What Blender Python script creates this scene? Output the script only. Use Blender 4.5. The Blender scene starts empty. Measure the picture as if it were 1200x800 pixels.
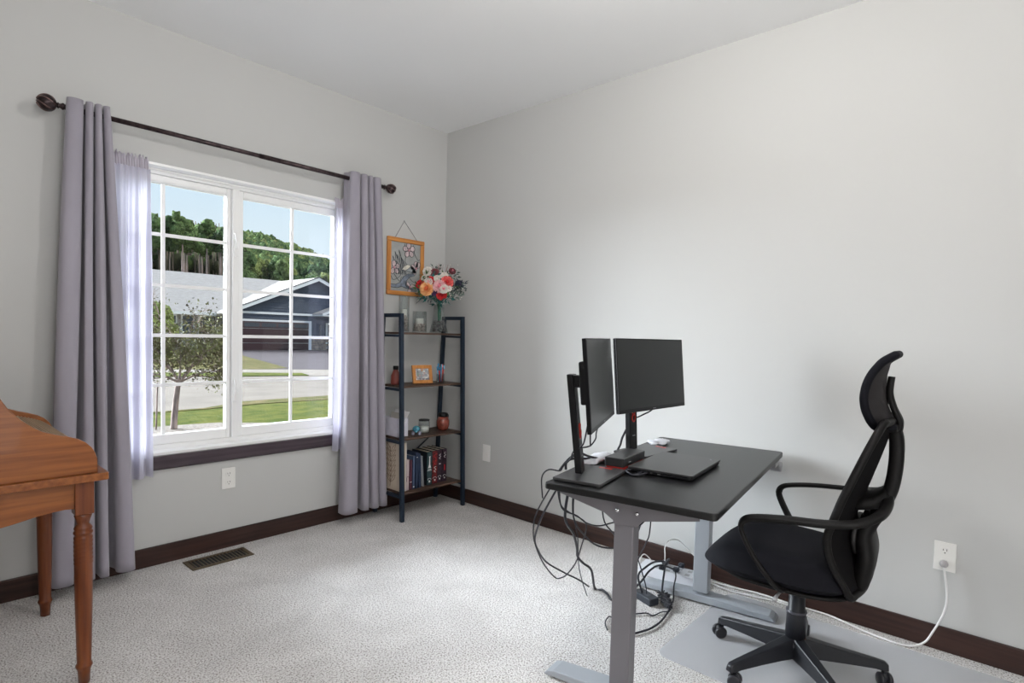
import bpy, bmesh, math, random
from mathutils import Vector, Matrix, noise as mnoise
random.seed(7)
C = bpy.context.scene.collection
PI = math.pi

# ------------------------------------------------------------------ camera
cam_d = bpy.data.cameras.new('camera')
cam = bpy.data.objects.new('camera', cam_d)
C.objects.link(cam)
yaw, pitch, roll = 0.722797586, 0.0439082210, 0.0267386592
F = Vector((math.cos(yaw)*math.cos(pitch), math.sin(yaw)*math.cos(pitch), -math.sin(pitch)))
R0 = Vector((math.sin(yaw), -math.cos(yaw), 0)); U0 = R0.cross(F)
RR = R0*math.cos(roll) + U0*math.sin(roll)
UU = -R0*math.sin(roll) + U0*math.cos(roll)
M = Matrix((RR, UU, -F)).transposed().to_4x4()
M.translation = Vector((-2.88667, -3.34140, 1.24511))
cam.matrix_world = M
cam_d.sensor_width = 36
cam_d.lens = 671.083/1200*36
cam_d.shift_x = (600-610.43)/1200
cam_d.shift_y = 21.53/1200
cam_d.clip_start = 0.05
cam_d.clip_end = 600
bpy.context.scene.camera = cam

# ------------------------------------------------------------------ world (blue sky, paler at the horizon)
w = bpy.data.worlds.new('sky'); bpy.context.scene.world = w
w.use_nodes = True
nt = w.node_tree; nt.nodes.clear()
tc = nt.nodes.new('ShaderNodeTexCoord'); sp = nt.nodes.new('ShaderNodeSeparateXYZ')
cr = nt.nodes.new('ShaderNodeValToRGB'); bg = nt.nodes.new('ShaderNodeBackground'); ow = nt.nodes.new('ShaderNodeOutputWorld')
nt.links.new(tc.outputs['Generated'], sp.inputs[0]); nt.links.new(sp.outputs['Z'], cr.inputs[0])
nt.links.new(cr.outputs[0], bg.inputs[0]); nt.links.new(bg.outputs[0], ow.inputs[0])
e = cr.color_ramp.elements
e[0].position = 0.0; e[0].color = (0.86, 0.93, 1.0, 1)
e[1].position = 1.0; e[1].color = (0.22, 0.45, 0.95, 1)
m_ = e.new(0.16); m_.color = (0.76, 0.89, 1.0, 1)
m_ = e.new(0.35); m_.color = (0.52, 0.76, 1.0, 1)
bg.inputs[1].default_value = 1.0

def lamp(name, kind, energy, color, loc=(0, 0, 0), direction=None, **kw):
    d = bpy.data.lights.new(name, kind); d.energy = energy; d.color = color
    for k, v in kw.items(): setattr(d, k, v)
    o = bpy.data.objects.new(name, d); C.objects.link(o); o.location = loc
    if direction: o.rotation_euler = Vector(direction).to_track_quat('-Z', 'Y').to_euler()
    return o
# direct sun: from the right, grazing the neighbour's front, high
lamp('sun', 'SUN', 3.6, (1.0, 0.93, 0.82), direction=(-0.75, 0.30, -0.80), angle=math.radians(0.8))
# added very wide sun lamp, strengthens the sky's daylight through the window
lamp('sky_fill', 'SUN', 39, (0.88, 0.93, 1.0), direction=(0.47, -0.84, -0.24), angle=math.radians(60))
# the room's own light: ceiling lamp and the photographer's flash bounced off the ceiling
lamp('ceiling_lamp_light', 'POINT', 31, (1.0, 0.98, 0.95), loc=(-1.40, -2.35, 2.64), shadow_soft_size=0.06)
lamp('ceiling_bounce', 'AREA', 34, (1.0, 0.98, 0.96), loc=(-2.55, -3.85, 1.95), direction=(0.30, 0.34, 1.0), shape='DISK', size=0.5)
lamp('rear_fill', 'AREA', 35, (1.0, 0.98, 0.96), loc=(-2.3, -4.22, 1.25), direction=(0.25, 1.0, -0.05), shape='RECTANGLE', size=1.6, size_y=2.0)  # added soft fill behind the camera, not a known source

vs = bpy.context.scene.view_settings
vs.view_transform = 'Standard'; vs.look = 'None'; vs.gamma = 1; vs.use_curve_mapping = False
vs.exposure = 0.0
bpy.context.scene.cycles.max_bounces = 10
bpy.context.scene.cycles.diffuse_bounces = 6
bpy.context.scene.cycles.transparent_max_bounces = 16
bpy.context.scene.cycles.sample_clamp_indirect = 6

# ------------------------------------------------------------------ materials
MATS = {}
def mat(name, color, rough=0.6, metal=0.0, noise=None, bump=None, spec=0.5, stretch=(1, 1, 1), trans=0.0, color2=None, ior=1.45, alpha=1.0, sheen=0.0, coat=0.0, detail=4):
    if name in MATS: return MATS[name]
    m = bpy.data.materials.new(name); m.use_nodes = True
    n = m.node_tree.nodes; l = m.node_tree.links; b = n['Principled BSDF']
    b.inputs['Base Color'].default_value = (*color, 1); b.inputs['Roughness'].default_value = rough
    b.inputs['Metallic'].default_value = metal; b.inputs['Specular IOR Level'].default_value = spec
    b.inputs['Transmission Weight'].default_value = trans; b.inputs['IOR'].default_value = ior
    b.inputs['Alpha'].default_value = alpha; b.inputs['Sheen Weight'].default_value = sheen
    b.inputs['Coat Weight'].default_value = coat
    if noise or bump:
        t = n.new('ShaderNodeTexCoord'); mp = n.new('ShaderNodeMapping'); l.new(t.outputs['Object'], mp.inputs[0])
        mp.inputs['Scale'].default_value = stretch
    if noise:
        tx = n.new('ShaderNodeTexNoise'); tx.inputs['Scale'].default_value = noise[0]; tx.inputs['Detail'].default_value = detail
        l.new(mp.outputs[0], tx.inputs['Vector'])
        r = n.new('ShaderNodeValToRGB'); l.new(tx.outputs[0], r.inputs[0])
        c2 = color2 or tuple(c*(1-noise[1]) for c in color); c1 = color if color2 else tuple(min(1, c*(1+noise[1]*.6)) for c in color)
        r.color_ramp.elements[0].position = 0.35; r.color_ramp.elements[0].color = (*c2, 1)
        r.color_ramp.elements[1].position = 0.65; r.color_ramp.elements[1].color = (*c1, 1)
        l.new(r.outputs[0], b.inputs['Base Color'])
    if bump:
        tb = n.new('ShaderNodeTexNoise'); tb.inputs['Scale'].default_value = bump[0]; tb.inputs['Detail'].default_value = 3
        l.new(mp.outputs[0], tb.inputs['Vector'])
        bp = n.new('ShaderNodeBump'); bp.inputs['Strength'].default_value = bump[1]; bp.inputs['Distance'].default_value = bump[2] if len(bump) > 2 else 0.002
        l.new(tb.outputs[0], bp.inputs['Height']); l.new(bp.outputs[0], b.inputs['Normal'])
    MATS[name] = m
    return m

def wood(name, c1, c2, axis='Y', rough=0.35, scale=9, coat=0.2):
    """stained wood: stretched noise grain along an axis"""
    st = {'X': (0.05, 1, 1), 'Y': (1, 0.05, 1), 'Z': (1, 1, 0.05)}[axis]
    m = mat(name, c1, rough, noise=(scale*9, .3), color2=c2, stretch=st, bump=(scale*8, 0.25, 0.001), coat=coat*.5, detail=8, spec=.35)
    return m

paint = mat('wall_paint', (0.525, 0.525, 0.515), 0.7, bump=(260, 0.10, 0.001), spec=0.25)
ceil_m = mat('ceiling_paint', (0.88, 0.885, 0.89), 0.9, bump=(120, 0.15, 0.002), spec=0.1)
base_m = wood('espresso_trim', (0.050, 0.024, 0.019), (0.024, 0.012, 0.010), 'X', 0.38, 6)
base_my = wood('espresso_trim_y', (0.050, 0.024, 0.019), (0.024, 0.012, 0.010), 'Y', 0.38, 6)
stool_m = wood('espresso_stool', (0.075, 0.055, 0.065), (0.045, 0.032, 0.040), 'X', 0.22, 6)
white_vinyl = mat('white_vinyl', (0.88, 0.88, 0.87), 0.3)
white_plastic = mat('white_plastic', (0.80, 0.79, 0.76), 0.3)
bronze = mat('bronze', (0.055, 0.038, 0.040), 0.33, 0.7, noise=(40, .5))
bronze_light = mat('bronze_light', (0.20, 0.13, 0.12), 0.3, 0.8)
drape = mat('grey_drape', (0.315, 0.295, 0.34), 0.75, noise=(5, .08), bump=(900, 0.2, 0.0006), sheen=0.25, spec=0.2, stretch=(1, 1, 0.4))
black_plastic = mat('black_plastic', (0.005, 0.005, 0.006), 0.42, spec=.3)
black_matte = mat('black_matte', (0.016, 0.016, 0.018), 0.6)
black_cable = mat('black_cable', (0.015, 0.015, 0.022), 0.45)
white_cable = mat('white_cable', (0.78, 0.77, 0.76), 0.4)
grey_metal = mat('grey_powder_metal', (0.165, 0.158, 0.172), 0.42, 0.15, bump=(700, .08, .0005))
lit_grey_metal = mat('lit_grey_powder_metal', (0.36, 0.385, 0.42), 0.4, 0.15, bump=(700, .08, .0005))  # same grey leg paint, window light put into the lighter colour
desktop_m = mat('black_desktop', (0.007, 0.007, 0.0075), 0.33, noise=(60, .15), spec=0.42)
screen_m = mat('dark_screen', (0.010, 0.0115, 0.0115), 0.36, spec=0.4)
red_plastic = mat('red_plastic', (0.55, 0.03, 0.02), 0.35)
glass = mat('clear_glass', (0.97, 0.985, 0.98), 0.01, trans=1.0, ior=1.45)
chrome = mat('chrome', (0.75, 0.75, 0.77), 0.15, 1.0)
seat_fab = mat('black_seat_fabric', (0.0045, 0.0045, 0.0075), 0.8, bump=(900, 0.35, 0.0008), spec=0.2)
mesh_fab = mat('black_mesh_fabric', (0.006, 0.0055, 0.006), 0.8, spec=.1, bump=(1200, 0.5, 0.0006))
chair_frame = mat('chair_plastic', (0.0055, 0.005, 0.005), 0.5, spec=.22)
base_plastic = mat('chair_base_plastic', (0.014, 0.015, 0.019), 0.4, spec=.4)
navy_metal = mat('navy_black_metal', (0.014, 0.026, 0.045), 0.38, 0.2)
shelf_wood = wood('rustic_shelf', (0.105, 0.062, 0.044), (0.042, 0.026, 0.020), 'X', 0.45, 8, 0.0)
oak = wood('honey_oak', (0.26, 0.088, 0.022), (0.165, 0.046, 0.011), 'X', 0.32, 7, 0.25)
oak_y = wood('honey_oak_y', (0.26, 0.088, 0.022), (0.165, 0.046, 0.011), 'Y', 0.32, 7, 0.25)
oak_z = wood('honey_oak_z', (0.185, 0.052, 0.015), (0.10, 0.024, 0.008), 'Z', 0.28, 7, 0.4)
pine = wood('orange_pine', (0.62, 0.27, 0.075), (0.46, 0.18, 0.045), 'Z', 0.4, 8, 0.1)

def pane_mat():
    m = bpy.data.materials.new('window_glass'); m.use_nodes = True; n = m.node_tree.nodes; l = m.node_tree.links; n.clear()
    o = n.new('ShaderNodeOutputMaterial'); mx = n.new('ShaderNodeMixShader'); t = n.new('ShaderNodeBsdfTransparent'); g = n.new('ShaderNodeBsdfGlossy')
    fr = n.new('ShaderNodeFresnel'); fr.inputs[0].default_value = 1.3; g.inputs['Roughness'].default_value = 0.02
    t.inputs[0].default_value = (0.97, 0.985, 0.98, 1)
    l.new(fr.outputs[0], mx.inputs[0]); l.new(t.outputs[0], mx.inputs[1]); l.new(g.outputs[0], mx.inputs[2]); l.new(mx.outputs[0], o.inputs[0])
    return m
window_glass = pane_mat()

def sheer_mat():
    m = bpy.data.materials.new('sheer_voile'); m.use_nodes = True; n = m.node_tree.nodes; l = m.node_tree.links; n.clear()
    o = n.new('ShaderNodeOutputMaterial'); mx = n.new('ShaderNodeMixShader'); t = n.new('ShaderNodeBsdfTransparent')
    m2 = n.new('ShaderNodeMixShader'); d = n.new('ShaderNodeBsdfDiffuse'); tr = n.new('ShaderNodeBsdfTranslucent')
    d.inputs[0].default_value = (0.74, 0.72, 0.84, 1); tr.inputs[0].default_value = (0.50, 0.49, 0.57, 1); m2.inputs[0].default_value = 0.5
    lw = n.new('ShaderNodeLayerWeight'); lw.inputs[0].default_value = 0.35
    mr = n.new('ShaderNodeMapRange'); mr.inputs[3].default_value = 0.90; mr.inputs[4].default_value = 1.0
    l.new(lw.outputs['Facing'], mr.inputs[0]); l.new(mr.outputs[0], mx.inputs[0])
    l.new(d.outputs[0], m2.inputs[1]); l.new(tr.outputs[0], m2.inputs[2])
    l.new(t.outputs[0], mx.inputs[1]); l.new(m2.outputs[0], mx.inputs[2]); l.new(mx.outputs[0], o.inputs[0])
    return m
sheer_m = sheer_mat()

def carpet_mat():
    m = bpy.data.materials.new('carpet'); m.use_nodes = True; n = m.node_tree.nodes; l = m.node_tree.links; b = n['Principled BSDF']
    b.inputs['Roughness'].default_value = 1.0; b.inputs['Specular IOR Level'].default_value = 0.05
    t = n.new('ShaderNodeTexCoord')
    def nz(scale, det=3, dist=0):
        x = n.new('ShaderNodeTexNoise'); x.inputs['Scale'].default_value = scale; x.inputs['Detail'].default_value = det; x.inputs['Distortion'].default_value = dist
        l.new(t.outputs['Object'], x.inputs['Vector']); return x
    a = nz(165, 3, 0); r = n.new('ShaderNodeValToRGB'); l.new(a.outputs[0], r.inputs[0])
    r.color_ramp.elements[0].position = 0.38; r.color_ramp.elements[0].color = (0.24, 0.215, 0.20, 1)
    r.color_ramp.elements[1].position = 0.58; r.color_ramp.elements[1].color = (0.72, 0.70, 0.69, 1)
    k = r.color_ramp.elements.new(0.45); k.color = (0.56, 0.54, 0.525, 1)
    big = nz(3.2, 4, 1.2); r2 = n.new('ShaderNodeMapRange'); l.new(big.outputs[0], r2.inputs[0])
    r2.inputs[1].default_value = 0.35; r2.inputs[2].default_value = 0.65; r2.inputs[3].default_value = 0.92; r2.inputs[4].default_value = 1.05
    mu = n.new('ShaderNodeVectorMath'); mu.operation = 'SCALE'; l.new(r.outputs[0], mu.inputs[0]); l.new(r2.outputs[0], mu.inputs['Scale'])
    l.new(mu.outputs[0], b.inputs['Base Color'])
    vb = n.new('ShaderNodeTexVoronoi'); vb.inputs['Scale'].default_value = 150; l.new(t.outputs['Object'], vb.inputs['Vector'])
    bp = n.new('ShaderNodeBump'); bp.inputs['Strength'].default_value = 0.6; bp.inputs['Distance'].default_value = 0.004; bp.invert = True
    l.new(vb.outputs[0], bp.inputs['Height']); l.new(bp.outputs[0], b.inputs['Normal'])
    return m
carpet = carpet_mat()

# ------------------------------------------------------------------ mesh helpers
class MB:
    def __init__(s): s.v = []; s.f = []; s.m = []; s.cur = 0; s.sm = []; s.smooth = False
    def add(s, vs_, fs_, smooth=None):
        o = len(s.v); s.v += [tuple(x) for x in vs_]
        for f in fs_: s.f.append(tuple(i+o for i in f)); s.m.append(s.cur); s.sm.append(s.smooth if smooth is None else smooth)
    def box(s, c, d, rz=0, M=None):
        vs_ = []
        for z in (-1, 1):
            for x, y in ((-1, -1), (1, -1), (1, 1), (-1, 1)):
                vs_.append(Vector((x*d[0]/2, y*d[1]/2, z*d[2]/2)))
        Rm = M or Matrix.Rotation(rz, 3, 'Z'); c = Vector(c)
        s.add([Rm @ v+c for v in vs_], [(0, 3, 2, 1), (4, 5, 6, 7), (0, 1, 5, 4), (1, 2, 6, 5), (2, 3, 7, 6), (3, 0, 4, 7)], False)
        return s
    def span(s, x0, x1, y0, y1, z0, z1): return s.box(((x0+x1)/2, (y0+y1)/2, (z0+z1)/2), (abs(x1-x0), abs(y1-y0), abs(z1-z0)))
    def tube(s, pts, r, n=8, caps=True, flat=None, up=None):
        P = [Vector(p) for p in pts]; k = len(P); rs = r if isinstance(r, (list, tuple)) else [r]*k
        T = [(P[min(i+1, k-1)]-P[max(i-1, 0)]).normalized() for i in range(k)]
        nrm = Vector(up) if up else (Vector((0, 0, 1)) if abs(T[0].z) < .9 else Vector((1, 0, 0)))
        vs_ = []
        for i in range(k):
            nrm = (nrm-T[i]*nrm.dot(T[i]))
            if nrm.length < 1e-5: nrm = T[i].orthogonal()
            nrm.normalize(); bn = T[i].cross(nrm)
            for j in range(n):
                a = 2*PI*j/n
                if flat:  # flattened section: width along bn, thickness along nrm
                    ca, sa = math.cos(a), math.sin(a); q = 0.6
                    x = math.copysign(abs(ca)**q, ca)*rs[i]*flat; y = math.copysign(abs(sa)**q, sa)*rs[i]
                    vs_.append(P[i]+bn*x+nrm*y)
                else: vs_.append(P[i]+bn*math.cos(a)*rs[i]+nrm*math.sin(a)*rs[i])
        fs_ = [(i*n+j, i*n+(j+1) % n, (i+1)*n+(j+1) % n, (i+1)*n+j) for i in range(k-1) for j in range(n)]
        if caps: fs_ += [tuple(range(n-1, -1, -1)), tuple(range((k-1)*n, k*n))]
        s.add(vs_, fs_, True); return s
    def lathe(s, prof, c=(0, 0, 0), n=24, M=None, rib=None):
        vs_ = []; c = Vector(c)
        for r, z in prof:
            for j in range(n):
                a = 2*PI*j/n; rr = r*(rib(a, z) if rib else 1); v = Vector((rr*math.cos(a), rr*math.sin(a), z))
                vs_.append((M @ v if M else v)+c)
        k = len(prof)
        fs_ = [(i*n+j, i*n+(j+1) % n, (i+1)*n+(j+1) % n, (i+1)*n+j) for i in range(k-1) for j in range(n)]
        if prof[0][0] > 1e-4: fs_.append(tuple(range(n-1, -1, -1)))
        if prof[-1][0] > 1e-4: fs_.append(tuple(range((k-1)*n, k*n)))
        s.add(vs_, fs_, True); return s
    def ball(s, c, r, n=12, sc=(1, 1, 1), f=None):
        vs_ = [];
        for i in range(n//2+1):
            t = PI*i/(n//2)
            for j in range(n):
                a = 2*PI*j/n; v = Vector((math.sin(t)*math.cos(a)*sc[0], math.sin(t)*math.sin(a)*sc[1], math.cos(t)*sc[2]))*r
                if f: v = f(v)
                vs_.append(v+Vector(c))
        fs_ = [(i*n+j, (i+1)*n+j, (i+1)*n+(j+1) % n, i*n+(j+1) % n) for i in range(n//2) for j in range(n)]
        s.add(vs_, fs_, True); return s
    def prism(s, poly, a0, a1, plane='XZ'):
        """extrude a 2-D outline: plane XZ -> along y, XY -> along z, YZ -> along x"""
        n = len(poly)
        def P(u, v, w_): return {'XZ': (u, w_, v), 'XY': (u, v, w_), 'YZ': (w_, u, v)}[plane]
        vs_ = [P(u, v, a0) for u, v in poly]+[P(u, v, a1) for u, v in poly]
        s.add(vs_, [tuple(range(n-1, -1, -1)), tuple(range(n, 2*n))]+[(i, (i+1) % n, n+(i+1) % n, n+i) for i in range(n)], False); return s
    def grid(s, fn, nu, nv, closed=False):
        vs_ = [fn(i/nu, j/nv) for j in range(nv+1) for i in range(nu+1)]
        s.add(vs_, [(j*(nu+1)+i, j*(nu+1)+i+1, (j+1)*(nu+1)+i+1, (j+1)*(nu+1)+i) for j in range(nv) for i in range(nu)], True); return s
    def build(s, name, mt, parent=None, bevel=0, subsurf=0, solid=0, seg=2, loc=None):
        me = bpy.data.meshes.new(name); me.from_pydata(s.v, [], s.f)
        for m in (mt if isinstance(mt, (list, tuple)) else [mt]): me.materials.append(m)
        me.polygons.foreach_set('material_index', s.m); me.polygons.foreach_set('use_smooth', s.sm)
        bm = bmesh.new(); bm.from_mesh(me); bmesh.ops.recalc_face_normals(bm, faces=bm.faces)
        bm.to_mesh(me); bm.free(); me.update()
        o = bpy.data.objects.new(name, me); C.objects.link(o)
        if parent: o.parent = parent
        if loc: o.location = loc
        if solid: md = o.modifiers.new('solid', 'SOLIDIFY'); md.thickness = solid; md.offset = 0
        if bevel:
            md = o.modifiers.new('bevel', 'BEVEL'); md.width = bevel; md.segments = seg; md.limit_method = 'ANGLE'
        if subsurf: md = o.modifiers.new('sub', 'SUBSURF'); md.levels = subsurf; md.render_levels = subsurf
        return o
def smooth(pts, n=6):
    P = [Vector(p) for p in pts]; out = []
    for i in range(len(P)-1):
        a, b, c, d = P[max(i-1, 0)], P[i], P[i+1], P[min(i+2, len(P)-1)]
        for k in range(n):
            t = k/n; out.append(0.5*((2*b)+(c-a)*t+(2*a-5*b+4*c-d)*t*t+(3*b-a-3*c+d)*t**3))
    out.append(P[-1]); return out
def tag(o, label, cat, group=None, kind=None):
    o['label'] = label; o['category'] = cat
    if group: o['group'] = group
    if kind: o['kind'] = kind
    return o
def thing(name, label, cat, loc=(0, 0, 0), rz=0, group=None):
    o = bpy.data.objects.new(name, None); C.objects.link(o); o.location = loc; o.rotation_euler = (0, 0, rz); o.empty_display_size = .05
    return tag(o, label, cat, group)
def struct(o, label=None, cat=None):
    o['kind'] = 'structure'
    if label: o['label'] = label
    if cat: o['category'] = cat
    return o
def copy_tree(o, parent=None):
    c = o.copy(); C.objects.link(c); c.parent = parent
    for ch in list(o.children): copy_tree(ch, c)
    return c
def rrect(x0, x1, y0, y1, r, n=5):
    p = []
    for cx, cy, a0 in ((x1-r, y1-r, 0), (x0+r, y1-r, 90), (x0+r, y0+r, 180), (x1-r, y0+r, 270)):
        for k in range(n+1):
            a = math.radians(a0+90*k/n); p.append((cx+r*math.cos(a), cy+r*math.sin(a)))
    return p

# ================================================================== ROOM
H = 2.74; XL = -3.30; YB = -4.30
WX0, WX1, WZ0, WZ1 = -2.215, -0.795, 0.570, 2.065     # window opening
o = MB().span(XL-.15, .15, YB-.15, .15, -.12, 0).build('floor', carpet); struct(o, 'light grey speckled cut-pile carpet floor', 'floor')
o = MB().span(XL-.15, .15, YB-.15, .15, H, H+.12).build('ceiling', ceil_m); struct(o, 'plain white flat ceiling', 'ceiling')
b = MB(); T = .16
b.span(XL-.15, WX0, 0, T, -.1, H); b.span(WX1, .15, 0, T, -.1, H); b.span(WX0, WX1, 0, T, -.1, WZ0); b.span(WX0, WX1, 0, T, WZ1, H)
struct(b.build('wall_left', paint), 'light grey painted wall around the window', 'wall')
struct(MB().span(0, .15, YB-.15, 0, -.1, H).build('wall_right', paint), 'long plain light grey wall behind the black desk', 'wall')
struct(MB().span(XL-.15, 0, YB-.15, YB, -.1, H).build('wall_back', paint), 'light grey wall behind the camera', 'wall')
struct(MB().span(XL-.15, XL, YB, 0, -.1, H).build('wall_side', paint), 'light grey wall to the left of the camera', 'wall')
def baseboard(name, x0, x1, y0, y1, m, lab):
    b = MB().span(x0, x1, y0, y1, 0, .1); struct(b.build(name, m, bevel=.004), lab, 'baseboard')
baseboard('baseboard_left', XL, 0, -.014, 0, base_m, 'dark brown baseboard under the window wall')
baseboard('baseboard_right', -.014, 0, YB, -.014, base_my, 'dark brown baseboard along the long right wall')
baseboard('baseboard_side', XL, XL+.014, YB, -.014, base_my, 'dark brown baseboard on the unseen left wall')

# window (window_1): jamb, frame, mullion, sashes, grille bars, panes
win = thing('window_1', 'white double casement window with grille bars', 'window', (0, 0, 0)); win['kind'] = 'structure'
b = MB(); t = .012
b.span(WX0, WX0+t, .002, T, WZ0, WZ1); b.span(WX1-t, WX1, .002, T, WZ0, WZ1); b.span(WX0, WX1, .002, T, WZ1-t, WZ1); b.span(WX0, WX1, .002, T, WZ0, WZ0+t)
b.build('jamb_liner', white_vinyl, win)
y0, y1 = .075, .145
b = MB(); b.span(WX0+t, WX0+.04, y0, y1, WZ0+t, WZ1-t); b.span(WX1-.04, WX1-t, y0, y1, WZ0+t, WZ1-t); b.span(WX0+.04, WX1-.04, y0, y1, WZ1-.04, WZ1-t); b.span(WX0+.04, WX1-.04, y0, y1, WZ0+t, WZ0+.04)
b.build('window_frame', white_vinyl, win, bevel=.003)
MB().span(-1.524, -1.486, .065, y1, WZ0+.04, WZ1-.04).build('mullion', white_vinyl, win, bevel=.004)
def sash(xa, xb, ga, gb, mx):
    sa = MB(); s0, s1 = .085, .13; gz0, gz1 = .662, 1.985
    sa.span(xa, ga, s0, s1, WZ0+.04, WZ1-.04); sa.span(gb, xb, s0, s1, WZ0+.04, WZ1-.04); sa.span(ga, gb, s0, s1, gz1, WZ1-.04); sa.span(ga, gb, s0, s1, WZ0+.04, gz0)
    so = sa.build('sash', white_vinyl, win, bevel=.004)
    MB().span(ga, gb, .105, .109, gz0, gz1).build('pane', window_glass, so)
    MB().span(mx-.009, mx+.009, .098, .104, gz0, gz1).build('grille_bar', white_vinyl, so)
    for k in range(1, 5):
        z = gz0+(gz1-gz0)*k/5; MB().span(ga, gb, .0975, .1045, z-.009, z+.009).build('grille_bar', white_vinyl, so)
sash(-2.174, -1.526, -2.115, -1.549, -1.863)
sash(-1.484, -.836, -1.457, -.880, -1.157)
def lock(z):
    l = MB(); l.box((-1.505, .060, z), (.026, .012, .085)); l.box((-1.505, .050, z+.012), (.014, .016, .018))
    l.tube([(-1.505, .045, z+.012), (-1.512, .040, z+.05), (-1.520, .040, z+.085)], [.006, .007, .005], 8); l.build('window_lock', white_vinyl, win, bevel=.003)
lock(1.69); lock(.86)
o = MB().span(WX0+.002, WX1-.002, -.004, .075, WZ0-.012, WZ0+.016).build('window_sill', white_vinyl, win, bevel=.003)
o = MB().span(WX0-.04, WX1+.04, -.028, 0, WZ0-.066, WZ0+.001).build('trim_1', stool_m, bevel=.004); struct(o, 'dark brown wooden trim strip below the window sill', 'trim')
MB().span(WX0-.04, WX1+.04, -.010, 0, WZ0-.074, WZ0-.066).build('lower_bead', stool_m, o)

# outlets
def outlet(loc, rz, label, plug_in=False):
    t = thing('wall_outlet', label, 'outlet', loc, rz)     # local: +y into the room, x along the wall
    MB().box((0, .003, 0), (.074, .006, .118)).build('cover_plate', white_plastic, t, bevel=.002)
    for k, z in enumerate((.024, -.024)):
        f = MB(); f.prism([(.017*math.cos(a), z+min(.0145, max(-.0145, .018*math.sin(a)))) for a in [2*PI*i/24 for i in range(24)]], .005, .0078, 'XZ')
        fo = f.build('receptacle', white_plastic, t)
        s = MB(); s.box((-.006, .0080, z+.004), (.0022, .0006, .009)); s.box((.006, .0080, z+.004), (.0022, .0006, .007)); s.lathe([(.0024, 0), (.0024, .0006)], (0, .0077, z-.008), 10, Matrix.Rotation(-PI/2, 3, 'X'))
        s.build('slot', black_matte, fo)
    return t
outlet((-1.568, -.0002, .3935), PI, 'white duplex wall outlet below the window')
outlet((-.0002, -3.132, .388), PI/2, 'white wall outlet with a cable plugged in, beside the office chair')
o = thing('wall_outlet', 'small white wall outlet near the room corner by the shelf', 'outlet', (-.0002, -.495, .397), PI/2)
MB().box((0, .003, 0), (.074, .006, .118)).build('cover_plate', white_plastic, o, bevel=.002)
MB().box((0, .0065, .0), (.034, .003, .068)).build('receptacle', white_plastic, o, bevel=.001)

# floor register
reg = thing('floor_register', 'brass-brown slotted floor vent in the carpet under the window', 'vent', (-1.672, -.150, .0))
bm_ = mat('register_brown', (0.13, 0.095, 0.06), .45, .5)
b = MB(); b.span(-.155, .155, -.072, -.052, .001, .007); b.span(-.155, .155, .052, .072, .001, .007); b.span(-.155, -.135, -.052, .052, .001, .007); b.span(.135, .155, -.052, .052, .001, .007); b.build('register_frame', bm_, reg, bevel=.002)
MB().span(-.135, .135, -.052, .052, .0005, .002).build('register_well', black_matte, reg)
for k in range(15):
    MB().box((-.126+k*.018, 0, .0045), (.0035, .104, .004)).build('louvre', mat('register_slat', (.22, .19, .14), .4, .5), reg)

# ================================================================== CURTAINS
rod = thing('curtain_rod', 'dark bronze curtain rod with round finials above the window', 'curtain rod', (0, 0, 0))
RZ = 2.197; RY = -.10
MB().tube([(-2.315, RY, RZ), (-.625, RY, RZ)], .0115, 14).build('pole', bronze, rod)
MB().tube([(-1.45, RY, RZ), (-.63, RY, RZ)], .0128, 14).build('pole_sleeve', bronze, rod)
for sx, x in ((-1, -2.315), (1, -.625)):
    Mx = Matrix.Rotation(PI/2*sx, 3, 'Y')
    f = MB(); rr = .033 if sx < 0 else .031
    prof = [(.012, -.006), (.016, 0), (.011, .006), (.009, .012), (.014, .016), (.010, .02)]
    prof += [(max(.002, rr*math.sin(PI*(k/10*.93+.07))), .022+rr*2.05*(1-math.cos(PI*k/10))/2) for k in range(11)]
    f.lathe(prof, (x, RY, RZ), 20, Mx, rib=lambda a, z: 1+.09*math.sin(6*a+z*90)); fo = f.build('finial', bronze, rod)
    g = MB()
    for k in range(6):
        g.tube([Vector((x, RY, RZ))+Mx @ Vector((rr*1.04*math.sin(PI*t)*math.cos(2*PI*k/6+t*1.6), rr*1.04*math.sin(PI*t)*math.sin(2*PI*k/6+t*1.6), .022+rr*2.05*(1-math.cos(PI*t))/2)) for t in [i/12 for i in range(1, 12)]], .0028, 6)
    g.build('finial_ribs', bronze_light, fo)
for x in (-2.262, -.700):
    b = MB(); b.tube([(x, -.002, RZ-.02), (x, -.05, RZ-.022), (x, RY, RZ-.014)], .006, 8); b.lathe([(.022, 0), (.022, .006), (.012, .01)], (x, -.0005, RZ-.02), 16, Matrix.Rotation(PI/2, 3, 'X')); b.build('rod_bracket', bronze, rod)

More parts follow.
